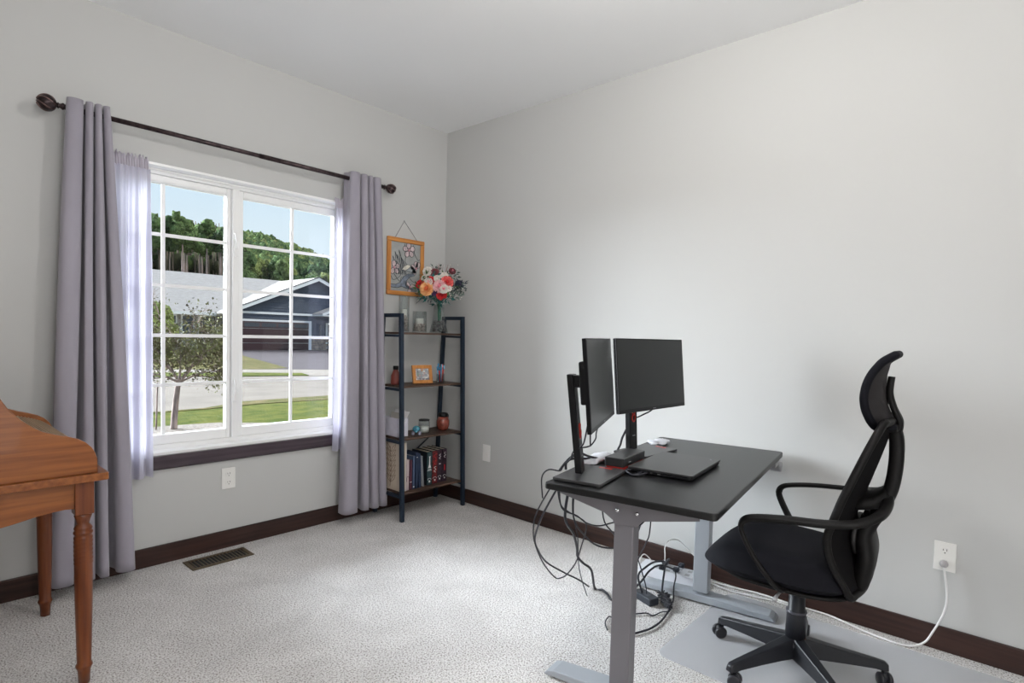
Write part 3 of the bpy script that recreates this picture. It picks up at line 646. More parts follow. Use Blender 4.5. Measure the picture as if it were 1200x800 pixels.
book(-.532, .022, .205, .17, blush, 'blush-white book beside the leaf-print box', marks=[('arch', .06, .09, .9, mar)])
book(-.507, .020, .200, .17, mar, 'maroon-black book between the blush and navy ones', marks=[('bar', .05, .054, .7, wm)])
book(-.483, .020, .225, .17, navy2, 'slate blue book with a pale foot, left of the navy one', marks=[('bar', .012, .020, .5, wm)])
book(-.457, .024, .245, .18, navy, 'tall navy blue hardback in the middle of the row', marks=[('bar', .21, .214, .4, wm)], top=navy)
book(-.428, .022, .236, .18, navy, 'navy book leaning slightly against the tall navy one', lean=math.radians(-2.5), top=navy)
book(-.392, .004, .215, .18, mat('cover_white', (.62, .64, .68), .5), 'thin white booklet leaning to the left', lean=math.radians(-5))
book(-.340, .046, .232, .165, blk, 'thick dark hardback with a white tower on its teal spine', spine=tealc, yfr=-.275, marks=[('tower', .12, .20, .55, wm), ('bar', .108, .112, .6, wm), ('bar', .100, .103, .8, wm), ('dot', .020, .03, .35, wm), ('arch', .035, .045, .6, wm)])
book(-.286, .046, .232, .165, blk, 'thick hardback with a red patterned spine', spine=redc, yfr=-.268, marks=[('curl', .13, .21, .6, red), ('curl', .08, .12, .6, whitep), ('dot', .020, .03, .3, wm), ('arch', .035, .045, .6, wm)])
book(-.237, .042, .232, .165, blk, 'thick dark grey hardback right of the red-spined one', spine=dkp, yfr=-.262, marks=[('curl', .165, .20, .5, wm), ('bar', .128, .134, .3, wm), ('dot', .020, .03, .3, wm), ('arch', .035, .045, .6, wm)])
book(-.192, .040, .232, .165, blk, 'thick dark plum hardback at the right end of the row', spine=dkp, yfr=-.262, marks=[('curl', .170, .21, .5, wm), ('bar', .08, .12, .25, red), ('dot', .020, .03, .3, wm), ('arch', .035, .045, .6, wm)])

# ================================================================== WALL PICTURE (stained glass in an orange wooden frame)
pic = thing('wall_picture', 'orange wooden frame with a glass bird-and-blossom panel hanging by a chain', 'picture', (-.3755, 0, 1.50))
PW, PH, PT = .318, .400, .030
pine_x = wood('orange_pine_x', (.62, .27, .075), (.46, .18, .045), 'X', .4, 8, .1)
for a in ((-PW/2, PW/2, 0, PT), (-PW/2, PW/2, PH-PT, PH)): MB().span(a[0], a[1], -.024, -.006, a[2], a[3]).build('frame_rail', pine_x, pic, bevel=.004)
for xa in (-PW/2, PW/2-PT): MB().span(xa, xa+PT, -.0235, -.006, PT, PH-PT).build('frame_stile', pine, pic, bevel=.004)
art_bg = mat('art_glass_grey', (.36, .37, .36), .25, noise=(14, .12)); lead = mat('lead_line', (.055, .065, .08), .4)
MB().span(-PW/2+PT, PW/2-PT, -.013, -.010, PT, PH-PT).build('glass_panel', art_bg, pic)
ax0, az0, aw, ah = -PW/2+PT, PT, PW-2*PT, PH-2*PT
def A_(u, v, y=-.0145): return Vector((ax0+u*aw, y, az0+v*ah))
def apiece(name, outline, m):
    pts = [(ax0+u*aw, az0+v*ah) for u, v in outline]
    o = MB().prism(pts, -.0155, -.013, 'XZ').build(name, m, pic)
    MB().tube([Vector((x, -.0155, z)) for x, z in pts+[pts[0]]], .0017, 5, caps=False).build('lead_outline', lead, o)
gl_pink = mat('art_pink', (.56, .45, .46), .3, noise=(30, .2)); gl_rose = mat('art_rose', (.55, .28, .33), .3); gl_cream = mat('art_cream', (.70, .67, .58), .3); gl_blue = mat('art_slate', (.20, .235, .29), .3, noise=(30, .4)); gl_grey = mat('art_leafgrey', (.30, .33, .34), .3, noise=(30, .3))
def petal(cu, cv, a, l, w_, m):
    out = []
    for k in range(12):
        t_ = 2*PI*k/12; x = (.5+.5*math.cos(t_))*l; y = math.sin(t_)*w_*(.6+.4*math.cos(t_)*.5)
        out.append((cu+(x*math.cos(a)-y*math.sin(a)), cv+(x*math.sin(a)+y*math.cos(a))*aw/ah))
    apiece('petal', out, m)
for cu, cv, s_, n in ((.60, .86, .21, 5), (.12, .47, .19, 5), (.86, .50, .20, 5), (.66, .10, .18, 3)):
    for k in range(n):
        a = 2*PI*k/n+.4
        if not (.02 < cu+math.cos(a)*s_ < .98): a += .6
        uu = cu+math.cos(a)*s_
        if uu > .99 or uu < .01: continue
        petal(cu, cv, a, s_, s_*.56, gl_pink)
    MB().lathe([(.010, 0), (.008, .002), (0, .003)], A_(cu, cv, -.0155), 12, Matrix.Rotation(PI/2, 3, 'X')).build('flower_centre', gl_rose, pic)
branch = [(0, .10), (.18, .10), (.32, .15), (.42, .27), (.58, .34), (.80, .36), (.80, .31), (.62, .27), (.52, .18), (.56, .10), (.78, .04), (.74, .01), (.50, .04), (.38, .07), (.22, .03), (0, .04)]
apiece('branch', [(u, v+.03) for u, v in branch], gl_blue)
apiece('bird', [(.36, .44), (.44, .52), (.56, .56), (.68, .55), (.60, .48), (.48, .43)], gl_cream)
apiece('bird', [(.60, .48), (.68, .55), (.82, .48), (.86, .40), (.74, .40), (.58, .42), (.48, .43)], gl_grey)
b = MB()
for k, (u, h_) in enumerate(((.10, .70), (.17, .80), (.24, .74), (.30, .84), (.36, .72), (.42, .66), (.20, .62))):
    b.tube(smooth([A_(u+.10, .34), A_(u+.015, (.34+h_)/2), A_(u-.03, h_)], 4), .0016, 5); b.tube(smooth([A_(u+.10, .34), A_(u+.07, (.34+h_)/2+.03), A_(u-.03, h_)], 4), .0016, 5)
for q in ([(.02, .30), (.10, .22), (.30, .30), (.42, .45)], [(.45, .98), (.50, .80), (.48, .62), (.55, .56)], [(.75, .98), (.80, .80), (.92, .68), (.98, .70)], [(.62, .30), (.75, .22), (.98, .20)], [(.10, .36), (.30, .20), (.36, .30)]):
    b.tube(smooth([A_(*p) for p in q], 5), .0016, 5)
b.build('lead_lines', lead, pic)
b = MB(); b.tube([(-.095, -.014, PH-.004), (-.012, -.006, .523)], .0015, 6); b.tube([(.100, -.014, PH-.004), (-.012, -.006, .523)], .0015, 6); b.ball((-.012, -.005, .524), .004, 8); b.build('hanging_chain', mat('chain_grey', (.22, .22, .23), .4, .6), pic)

# ================================================================== STANDING DESK
an = 0.14444; DC = Vector((-.6832, -2.2928, 0)); DZ = .7264
de = Vector((math.cos(an), math.sin(an), 0)); dg = Vector((math.sin(an), -math.cos(an), 0))
def W2D(p): p = Vector(p)-DC; return Vector((p.dot(de), p.dot(-dg), p.z))
sd = thing('standing_desk', 'black-topped height-adjustable desk on grey metal legs', 'desk', DC, an)
# local: x along the long edge, y toward the window (+), so chair side is -y
b = MB().prism(rrect(-.6, .6, -.3, .3, .018), DZ-.024, DZ, 'XY'); b.build('desk_top', desktop_m, sd, bevel=.004)
def desk_leg(x, sgn, m, y0):
    lg = MB(); lg.box((x+.005*sgn, y0, .345), (.056, .070, .59)); lo = lg.build('leg', m, sd, bevel=.004)
    MB().box((x+.005*sgn, y0, .655), (.062, .078, .09)).build('leg_sleeve', m, lo, bevel=.003)
    f = MB(); zt = .052
    pl = [(-.335, .008), (-.325, .022), (-.305, .030), (-.05, .042), (.05, .042), (.265, .032), (.292, .024), (.303, .008)]
    f.prism([(y, z) for y, z in pl], x-.044, x+.038, 'YZ'); f.v = [(a, b_+y0*0, c) for a, b_, c in f.v]; fo = f.build('foot', lit_grey_metal, sd, bevel=.004)
    for yy in (-.30, .23): MB().lathe([(.018, 0), (.018, .012)], (x, yy, 0), 14).build('levelling_pad', black_matte, fo)
    br = MB(); pr = [(-.235, .7015), (.262, .7015), (.262, .682), (.09, .645), (.045, .618), (-.03, .618), (-.05, .640), (-.235, .678)]
    br.prism(pr, x-.030*sgn-.002, x-.030*sgn+.002, 'YZ'); br.prism([(-.235, .699), (.262, .699), (.262, .7018), (-.235, .7018)], x-.03, x+.03, 'YZ')
    bo = br.build('side_bracket', m, sd)
    s_ = MB()
    for yy in (.040, -.030): s_.lathe([(.007, 0), (.006, .004), (0, .005)], (x-.030*sgn-.002*sgn, yy, .662), 10, Matrix.Rotation(-PI/2*sgn, 3, 'Y'))
    s_.build('screw', chrome, bo)
desk_leg(-.512, 1, grey_metal, .020)
desk_leg(.405, -1, lit_grey_metal, 0)  # far leg: paint as on the front leg, lightened for window light
MB().span(-.48, .38, -.02, .04, .655, .700).build('cross_beam', grey_metal, sd, bevel=.003)
hc = MB(); hc.box((.470, -.275, .690), (.110, .045, .022)); hc.lathe([(.024, 0), (.024, .045), (.018, .050)], (.510, -.262, .672), 20, Matrix.Rotation(PI/2, 3, 'X')); hc.build('height_control', mat('control_grey', (.30, .30, .31), .35), sd, bevel=.004)

# --- monitors
def monitor(cx_, cy_, zb, yw, tl, base, label, base_label):
    t = thing('monitor', label, 'monitor', (cx_, cy_, DZ), yw, 'computer monitors')
    Mt = Matrix.Rotation(-tl, 3, 'X'); z0 = zb-DZ; w_, h_ = .542, .313
    def ap(b): b.v = [tuple(Mt @ Vector(v)+Vector((0, 0, z0))) for v in b.v]; return b
    po = ap(MB().span(-w_/2, w_/2, 0, .014, 0, h_)).build('panel', black_plastic, t, bevel=.002)
    ap(MB().span(-w_/2+.006, w_/2-.006, -.0008, 0, .016, h_-.006)).build('screen', screen_m, po)
    ap(MB().box((0, -.0008, .008), (.022, .0014, .003))).build('chin_badge', mat('badge_grey', (.18, .18, .19), .4), po)
    ap(MB().span(-.165, .165, .014, .052, .085, .235)).build('rear_housing', black_plastic, t, bevel=.006)
    ap(MB().span(-w_/2, -w_/2+.0012, .0005, .0138, .001, h_-.001)).build('side_trim', mat('edge_silver', (.42, .44, .48), .25, .6) if cx_ > -1 else black_plastic, po)
    # stand column, leaning back
    col = MB(); yb, yt = (.086, .130) if cx_ < -1 else (.112, .132); zt = z0+.175
    def sec(y, z, w2, d2): return [(-w2, y-d2, z), (w2, y-d2, z), (w2, y+d2, z), (-w2, y+d2, z)]
    col.add(sec(yb, .012, .029, .013)+sec(yt, zt, .029, .013), [(0, 3, 2, 1), (4, 5, 6, 7), (0, 1, 5, 4), (1, 2, 6, 5), (2, 3, 7, 6), (3, 0, 4, 7)], False)
    co = col.build('stand_column', black_plastic, t, bevel=.003)
    ap(MB().span(-.045, .045, .052, .070, .10, .22)).build('tilt_bracket', black_plastic, t, bevel=.003)
    n_ = MB(); n_.box((0, .105, z0+.150), (.044, .050, .045)); n_.build('column_head', black_plastic, t, bevel=.003)
    # red-lined cable hole, front of the column
    zz = .155; f = lambda z: yb+(yt-yb)*(z-.012)/(zt-.012)-.0135
    r_ = MB()
    for dz, rad in ((0, .0115), (.026, .009)):
        R_ = MB(); 
        r_.tube([(rad*math.cos(a), f(zz+dz)-.0006, zz+dz+1.5*rad*math.sin(a)) for a in [2*PI*i/16 for i in range(17)]], .0028, 6, caps=False)
    r_.build('cable_ring', red_plastic, co)
    MB().box((0, f(.075)-.0003, .075), (.020, .0008, .004)).build('badge', mat('badge_grey', (.18, .18, .19), .4), co)
    bx, by, byaw, bw, bd = base
    Mb = Matrix.Rotation(byaw-yw, 3, 'Z'); off = Matrix.Rotation(-yw, 3, 'Z') @ Vector((bx-cx_, by-cy_, 0))
    ba = MB().prism(rrect(-bw/2, bw/2, -bd/2, bd/2, .006, 2), .002, .012, 'XY'); ba.v = [tuple(Mb @ Vector(v)+off) for v in ba.v]; bo = ba.build('stand_base', mat('base_graphite', (.040, .039, .041), .34), t, bevel=.002)
    ac = MB().box((bw/2-.025, -bd/2+.075, .0122), (.010, .052, .0012), rz=0); ac.v = [tuple(Mb @ Vector(v)+off) for v in ac.v]; ac.build('accent_slot', red_plastic, bo)
    return t
monitor(-1.106, -2.190, .928, math.radians(24.3), math.radians(5.2), (-1.128, -2.150, math.radians(12), .270, .185), 'left monitor seen edge-on, on a stand at the near corner of the desk', '')
monitor(-.603, -2.122, .930, math.radians(-3), math.radians(5.4), (-.565, -2.066, math.radians(-3), .270, .170), 'right monitor facing forward, its column behind the small black box', '')

# --- laptop
lp = thing('laptop', 'closed black laptop lying at the middle of the desk', 'laptop', (-.757, -2.308, DZ), math.radians(7))
MB().prism(rrect(-.186, .186, -.122, .122, .010, 3), .003, .014, 'XY').build('base', black_plastic, lp, bevel=.003)
MB().prism(rrect(-.188, .188, -.126, .127, .010, 3), .0155, .0225, 'XY').build('lid', mat('laptop_lid', (.030, .029, .030), .36), lp, bevel=.002)
MB().box((.150, -.095, .0227), (.024, .005, .0006), rz=.5).build('lid_badge', mat('badge_grey', (.18, .18, .19), .4), lp)
MB().span(-.10, .10, .118, .130, .005, .016).build('hinge', black_matte, lp, bevel=.002)
for x in (-.15, .15):
    for y in (-.1, .1): MB().lathe([(.008, 0), (.008, .0035)], (x, y, 0), 10).build('rubber_foot', black_matte, lp)
b = MB()
for k, x in enumerate((.085, .055, .03, .0)): b.box((-.1865, x, .009), (.0015, .012 if k % 2 else .008, .004))
b.build('ports', chrome, lp)

# --- docking box
dk = thing('docking_box', 'small black box with red underside below the right monitor', 'box', (-.872, -2.143, DZ), math.radians(8))
MB().prism(rrect(-.113, .113, -.040, .040, .006, 3), .016, .050, 'XY').build('box_body', mat('dock_black', (.015, .015, .016), .4), dk, bevel=.003)
MB().prism(rrect(-.108, .108, -.036, .036, .006, 3), 0, .016, 'XY').build('underside', mat('dock_red', (.42, .035, .03), .4), dk, bevel=.002)
MB().box((-.05, -.0405, .03), (.02, .001, .004)).build('port', chrome, dk)

# --- crumpled white bag pieces at the back of the desk
def crumple(c, s_, seed):
    def f(v):
        n_ = mnoise.noise(Vector(v)*22+Vector((seed, 0, 0))); m2_ = mnoise.noise(Vector(v)*60+Vector((0, seed, 0)))
        return v*(1+.5*n_+.22*m2_)
    return MB().ball((0, 0, s_[2]*.8), 1, 28, s_, lambda v: Vector((v.x, v.y, v.z)) if False else f(v))
for c, s_, seed, lab, cat in (((-.345, -2.010, DZ), (.090, .040, .012), 3, 'crumpled white plastic bag behind the right monitor base', 'bag'), ((-.915, -2.030, DZ), (.100, .035, .018), 8, 'crumpled white paper beside the black docking box', 'paper')):
    o = crumple(c, s_, seed).build('crumpled_bag' if cat == 'bag' else 'crumpled_paper', mat('white_film', (.72, .73, .78), .35), subsurf=0); o.location = (c[0], c[1], c[2]+.003); o.rotation_euler = (0, 0, an); tag(o, lab, cat)

# ================================================================== OFFICE CHAIR
CX, CY, CA = -.588, -2.737, math.radians(95)
ch = thing('office_chair', 'black mesh office chair with headrest and armrests at the desk', 'chair', (CX, CY, 0), CA-PI/2)
# local frame: +y = facing (u), -x = chair's left side (s)
def K(u, s, z): return Vector((-s, u, z))
for k in range(5):
    a = math.radians(81.1+72*k)-(CA-PI/2); d = Vector((math.cos(a), math.sin(a), 0)); n_ = Vector((-d.y, d.x, 0))
    lg = MB(); prev = None; vs_ = []
    for r_, w_, zt, zb in ((.025, .034, .136, .066), (.09, .030, .124, .068), (.18, .025, .108, .066), (.27, .020, .093, .062), (.305, .018, .086, .056), (.316, .014, .078, .056)):
        vs_ += [d*r_-n_*w_+Vector((0, 0, zb)), d*r_+n_*w_+Vector((0, 0, zb)), d*r_+n_*w_*.62+Vector((0, 0, zt)), d*r_-n_*w_*.62+Vector((0, 0, zt))]
    fs_ = [(0, 1, 2, 3), (20, 23, 22, 21)]+[(4*i+j, 4*i+(j+1) % 4, 4*i+4+(j+1) % 4, 4*i+4+j) for i in range(5) for j in range(4)]
    lg.add(vs_, fs_, False); lg.build('base_leg', base_plastic, ch, bevel=.004)
    c_ = d*.300; ca = a+1.0+k*1.3; cd = Vector((math.cos(ca), math.sin(ca), 0)); cn = Vector((-cd.y, cd.x, 0)); cc = c_+cd*.012
    cs = MB(); cs.tube([c_+Vector((0, 0, .065)), c_+Vector((0, 0, .045))], .006, 8); cs.ball(cc+Vector((0, 0, .032)), .026, 12, (.62, .62, .75)); co = cs.build('caster', base_plastic, ch)
    for sg in (-1, 1):
        q = Matrix((cd, Vector((0, 0, 1)), cn)).transposed(); MB().lathe([(0, 0), (.020, 0), (.0245, .003), (.0245, .013), (.020, .016), (0, .016)], cc+cn*(.006 if sg > 0 else -.022)+Vector((0, 0, .0262)), 20, q).build('caster_wheel', mat('wheel_black', (.02, .02, .025), .3), co)
MB().lathe([(.040, .060), (.046, .075), (.046, .115), (.036, .130), (.034, .135)], n=24).build('base_hub', base_plastic, ch)
gl = MB().lathe([(.036, .130), (.034, .235), (.032, .24), (.030, .242), (.028, .325), (.020, .33), (.020, .35)], n=24).build('gas_lift', base_plastic, ch)
MB().lathe([(.0365, .228), (.0375, .232), (.0365, .236)], n=24).build('lift_ring', mat('ring_grey', (.07, .07, .085), .35), gl)
b = MB(); b.box(K(-.01, 0, .350), (.16, .20, .030)); b.box(K(.06, 0, .352), (.10, .10, .03)); mo = b.build('seat_mechanism', black_plastic, ch, bevel=.008)
MB().tube([K(.02, .05, .350), K(.03, .20, .352), K(.03, .235, .350)], [.005, .005, .009], 8).build('height_lever', mat('lever_grey', (.35, .35, .36), .4), mo)
# seat cushion: superellipse plan, waterfall front
def seat_surf(top):
    def fn(u_, v_):
        a = 2*PI*u_; r_ = math.sin(PI/2*min(1, v_)) if False else v_
        ca, sa = math.cos(a), math.sin(a); ex = .55
        X = math.copysign(abs(ca)**ex, ca)*.250; Y = math.copysign(abs(sa)**ex, sa)*.262
        x, y = X*r_, Y*r_; edge = (1-r_**6)
        wf = max(0, (y-.08)/.165); zt = .470+.030*edge-.034*wf**2+.012*(abs(x)/.25)**2*(1-wf) - .010*max(0, -y/.24)
        zb = .378+.012*r_**4+.006*wf
        zmid = .420-.006*wf
        if top: z = zmid+(zt-zmid)*(1-r_**10)**.5
        else: z = zmid-(zmid-zb)*(1-r_**8)**.5
        return K(y+.055, -x, z)
    return fn
b = MB(); b.grid(seat_surf(True), 56, 16); b.grid(seat_surf(False), 56, 12); b.build('seat', seat_fab, ch)
b = MB()
def shell(u_, v_):
    a = 2*PI*u_; ca, sa = math.cos(a), math.sin(a); ex = .6; X = math.copysign(abs(ca)**ex, ca)*.235*v_; Y = math.copysign(abs(sa)**ex, sa)*.225*v_
    return K(Y+.02, -X, .362+.028*v_**5)
b.grid(shell, 40, 8); b.build('seat_shell', chair_frame, ch, solid=.012)
# backrest: curved mesh panel in a rounded frame
zc = [.40, .46, .52, .58, .62, .66, .72, .77, .83, .89, .94, .985]
uc = [-.170, -.150, -.130, -.118, -.122, -.136, -.152, -.168, -.186, -.203, -.216, -.225]
hw = [.175, .205, .222, .228, .230, .230, .228, .222, .212, .198, .178, .140]
def lerp(xs, ys, x):
    for i in range(len(xs)-1):
        if x <= xs[i+1]: t_ = (x-xs[i])/(xs[i+1]-xs[i]); return ys[i]+(ys[i+1]-ys[i])*t_
    return ys[-1]
def back(u_, v_):
    z = .40+.585*v_; w_ = lerp(zc, hw, z); s_ = (u_*2-1)*w_; uu = lerp(zc, uc, z)-.048*(1-(s_/.23)**2)
    return K(uu, s_, z)
MB().grid(back, 20, 24).build('backrest', mesh_fab, ch, solid=.006)
edge = [back(0, i/14) for i in range(15)]+[back(i/10, 1) for i in range(1, 10)]+[back(1, 1-i/14) for i in range(15)]+[back(1-i/10, 0) for i in range(1, 11)]
MB().tube(smooth(edge, 3), .013, 10, caps=False).build('backrest_frame', chair_frame, ch)
# rear spine: from seat mechanism up to the headrest bracket
def ribbon(pts, w_, th, up=(1, 0, 0)):
    b = MB(); P = smooth(pts, 6); k = len(P); vs_ = []
    ws = w_ if isinstance(w_, list) else [w_]*len(pts)
    for i, p in enumerate(P):
        T_ = (P[min(i+1, k-1)]-P[max(i-1, 0)]).normalized(); X = Vector(up); X = (X-T_*X.dot(T_)).normalized(); N_ = T_.cross(X)
        f_ = i/6; i0 = min(int(f_), len(ws)-2); ww = ws[i0]+(ws[i0+1]-ws[i0])*(f_-i0); t2 = th/2
        for a in range(12):
            an_ = 2*PI*a/12; ca, sa = math.cos(an_), math.sin(an_)
            vs_.append(p+X*math.copysign(abs(ca)**.5, ca)*ww/2+N_*math.copysign(abs(sa)**.7, sa)*t2)
    fs_ = [(i*12+j, i*12+(j+1) % 12, (i+1)*12+(j+1) % 12, (i+1)*12+j) for i in range(k-1) for j in range(12)]+[tuple(range(11, -1, -1)), tuple(range((k-1)*12, k*12))]
    b.add(vs_, fs_, True); return b
ribbon([K(-.02, 0, .365), K(-.12, 0, .375), K(-.195, 0, .405), K(-.214, 0, .46), K(-.220, 0, .52), K(-.210, 0, .59), K(-.232, 0, .65)], [.16, .18, .22, .24, .24, .20, .16], .060).build('lower_spine', chair_frame, ch)
ribbon([K(-.238, 0, .645), K(-.262, 0, .70), K(-.280, 0, .76), K(-.288, 0, .84), K(-.286, 0, .92), K(-.274, 0, .965)], [.16, .10, .075, .065, .07, .08], .046).build('upper_spine', chair_frame, ch)
ribbon([K(-.190, 0, .52), K(-.182, 0, .57), K(-.188, 0, .63)], [.16, .20, .16], .026).build('lumbar_support', mat('lumbar_grey', (.022, .021, .021), .5), ch)
ribbon([K(-.165, 0, .690), K(-.205, 0, .700), K(-.245, 0, .712), K(-.275, 0, .735)], [.20, .22, .20, .12], .050).build('spine_yoke', chair_frame, ch)
for sg in (1, -1):
    # armrest loop: leaves the spine, wraps forward, turns down to the seat
    pts = [K(-.272, sg*.03, .725), K(-.275, sg*.12, .712), K(-.258, sg*.215, .696), K(-.205, sg*.270, .676), K(-.12, sg*.288, .662), K(0, sg*.292, .652), K(.09, sg*.290, .638), K(.128, sg*.289, .624), K(.140, sg*.288, .600), K(.132, sg*.287, .570), K(.10, sg*.283, .51), K(.05, sg*.272, .44), K(.015, sg*.245, .398), K(-.005, sg*.15, .385), K(-.01, sg*.06, .38)]
    b = MB(); P = smooth(pts, 5); n = len(P)
    rs = []
    for i in range(n):
        t_ = i/(n-1); rs.append(.0095 if t_ < .58 else .0085)
    b.tube(P, rs, 12, flat=1.9, up=(0, 0, 1)); ao = b.build('armrest', chair_frame, ch)
# headrest: deep curved rim with mesh
def head(u_, v_):
    z = .965+.245*v_; zz = [.965, .99, 1.03, 1.06, 1.10, 1.14, 1.18, 1.205, 1.21]; uu = [-.232, -.214, -.200, -.195, -.198, -.210, -.235, -.258, -.272]; ww = [.085, .118, .135, .14, .14, .136, .125, .11, .09]
    w_ = lerp(zz, ww, z); s_ = (u_*2-1)*w_; c_ = .056*(1-v_**3)
    return K(lerp(zz, uu, z)-c_*(1-abs(u_*2-1)**2.2), s_, z)
ho = MB().grid(head, 20, 20).build('headrest', mat('headrest_mesh', (.016, .0135, .0145), .8, bump=(1200, .5, .0006)), ch, solid=.005)
edge = [head(0, i/12) for i in range(13)]+[head(i/8, 1) for i in range(1, 8)]+[head(1, 1-i/12) for i in range(13)]+[head(1-i/8, 0) for i in range(1, 9)]
MB().tube(smooth(edge, 3), .0135, 12, caps=False).build('headrest_rim', seat_fab, ch)
ribbon([K(-.292, 0, .955), K(-.292, 0, .985), K(-.272, 0, 1.03), K(-.259, 0, 1.08), K(-.262, 0, 1.135)], [.075, .07, .05, .045, .04], .022).build('headrest_bracket', chair_frame, ch)
b = MB(); b.box(K(-.255, 0, .962), (.10, .075, .03)); b.build('headrest_joint', chair_frame, ch, bevel=.01)

# chair mat
matm = bpy.data.materials.new('chair_mat_vinyl'); matm.use_nodes = True
_b = matm.node_tree.nodes['Principled BSDF']; _b.inputs['Base Color'].default_value = (.66, .67, .71, 1); _b.inputs['Roughness'].default_value = .5; _b.inputs['Alpha'].default_value = .33
o = MB().prism(rrect(-.86, -.10, -3.45, -2.30, .05), .002, .0045, 'XY').build('chair_mat', matm); 
o.data.transform(Matrix.Translation((.48, 2.875, 0))); o.location = (-.48, -2.875, 0); o.rotation_euler = (0, 0, math.radians(0))
tag(o, 'clear plastic chair mat on the carpet under the office chair', 'floor mat')

# ================================================================== POWER STRIP, ADAPTER, CABLES
ps = thing('power_strip', 'wide white multi-socket power board by the far desk foot', 'power strip', (-.155, -2.005, 0.001), math.radians(-82))
MB().prism(rrect(-.150, .150, -.055, .055, .008, 3), .0, .050, 'XY').build('strip_body', mat('strip_white', (.74, .75, .80), .35), ps, bevel=.004)
for k, (x, y) in enumerate(((-.05, .02), (0, .025), (.05, .02), (-.05, -.03), (0, -.03), (.05, -.03), (.1, -.03), (.1, .02))):
    MB().box((x, y, .0505), (.022, .026, .001)).build('socket', mat('socket_grey', (.45, .45, .48), .4), ps)
plug_m = mat('plug_black', (.03, .035, .05), .35)
for k, (x, y) in enumerate(((-.202, -1.985), (-.130, -1.965), (-.175, -2.050), (-.105, -2.045))):
    t = thing('black_plug', ['black plug nearest the front leg in the power board', 'black plug at the back of the power board', 'black plug in the front row of the power board', 'black plug at the far end of the power board'][k], 'plug', (x, y, .0525), an, 'black plugs in the power board')
    MB().box((0, 0, .012), (.026, .030, .022)).build('plug_body', plug_m, t, bevel=.005); MB().tube([(-.010, 0, .014), (-.026, -.006, .016)], [.006, .004], 8).build('strain_relief', plug_m, t)
t = thing('power_adapter', 'black power adapter brick on the carpet beyond the front desk leg', 'adapter', (-.475, -2.045, .001), math.radians(70))
MB().prism(rrect(-.06, .06, -.028, .028, .006, 3), 0, .034, 'XY').build('adapter_body', mat('adapter_black', (.03, .035, .045), .4), t, bevel=.004)
MB().box((0, 0, .0345), (.05, .03, .0006)).build('rating_label', mat('adapter_label', (.09, .095, .11), .5), t)
def cable(name, label, paths, r, m, group=None, plug=None):
    b = MB()
    for P in paths: b.tube(smooth([(min(x, -.017), y, max(z, r+.002)) for x, y, z in P], 6), r, 7)
    return tag(b.build(name, m), label, 'cable', group)
G = 'black cables around the standing desk'
cable('black_cable', 'thin black cable making the widest loop at the desk\'s near end', [[(-1.225, -2.05, 0.698), (-1.207, -1.962, 0.566), (-1.179, -1.924, 0.476), (-1.135, -1.903, 0.398), (-1.077, -1.899, 0.31), (-1.009, -1.906, 0.235), (-0.992, -1.925, 0.232), (-0.973, -1.945, 0.25), (-0.948, -1.97, 0.301), (-0.972, -2.013, 0.392), (-1.0, -2.051, 0.472), (-1.006, -2.042, 0.506), (-1.091, -2.018, 0.56), (-1.148, -2.026, 0.608), (-1.172, -2.027, 0.70)]], .0028, black_cable, G)
cable('black_cable', 'black cable sweeping from under the desk corner left to the carpet', [[(-1.154, -2.04, 0.70), (-1.144, -1.957, 0.568), (-1.124, -1.909, 0.494), (-1.061, -1.836, 0.397), (-0.978, -1.784, 0.313), (-0.877, -1.754, 0.219), (-0.787, -1.785, 0.154), (-0.699, -1.812, 0.099), (-0.554, -1.773, 0.008)]], .004, black_cable, G)
cable('black_cable', 'thick black cable hanging in an S to the carpet left of the front leg', [[(-1.09, -2.035, 0.70), (-1.056, -1.985, 0.521), (-0.954, -1.956, 0.419), (-0.864, -1.913, 0.322), (-0.822, -1.889, 0.265), (-0.764, -1.882, 0.216), (-0.7, -1.882, 0.166), (-0.549, -1.805, 0.008), (-0.538, -1.842, 0.008), (-0.56, -1.886, 0.008), (-0.596, -1.938, 0.008), (-0.54, -2.006, 0.008)]], .0058, black_cable, G)
cable('black_cable', 'black cable sagging behind the front leg at mid height', [[(-1.048, -2.02, 0.70), (-0.993, -1.981, 0.506), (-0.88, -1.966, 0.392), (-0.805, -1.979, 0.335), (-0.758, -2.032, 0.326), (-0.706, -2.09, 0.35), (-.66, -2.12, .48), (-.66, -2.15, .70)]], .0038, black_cable, G)
cable('black_cable', 'short black cable crossing diagonally just left of the front leg', [[(-0.975, -2.10, 0.70), (-0.912, -2.073, 0.506), (-0.845, -2.079, 0.427), (-0.731, -2.063, 0.334), (-0.607, -2.057, 0.261), (-.50, -2.05, .10), (-.478, -2.05, .037)]], .003, black_cable, G)
cable('black_cable', 'black cable swagged level under the desk top behind the leg', [[(-1.172, -2.04, 0.70), (-1.144, -2.032, 0.588), (-1.065, -2.049, 0.541), (-0.997, -2.053, 0.496), (-0.922, -2.065, 0.471), (-0.835, -2.088, 0.47), (-0.737, -2.125, 0.434), (-0.65, -2.146, 0.50), (-.62, -2.15, .70)]], .003, black_cable, G)
cable('black_cable', 'very thin black cable dropping straight to the carpet', [[(-1.039, -2.02, 0.70), (-0.993, -1.981, 0.524), (-0.942, -1.97, 0.402), (-0.86, -1.921, 0.255), (-0.77, -1.88, 0.138), (-0.645, -1.826, 0.008)]], .0022, black_cable, G)
cable('black_cable', 'black cable falling just right of the front desk leg', [[(-.645, -2.15, .70), (-0.651, -2.148, 0.42), (-0.62, -2.113, 0.334), (-0.556, -2.042, 0.223), (-.50, -1.99, .10), (-.46, -1.97, .008)]], .003, black_cable, G)
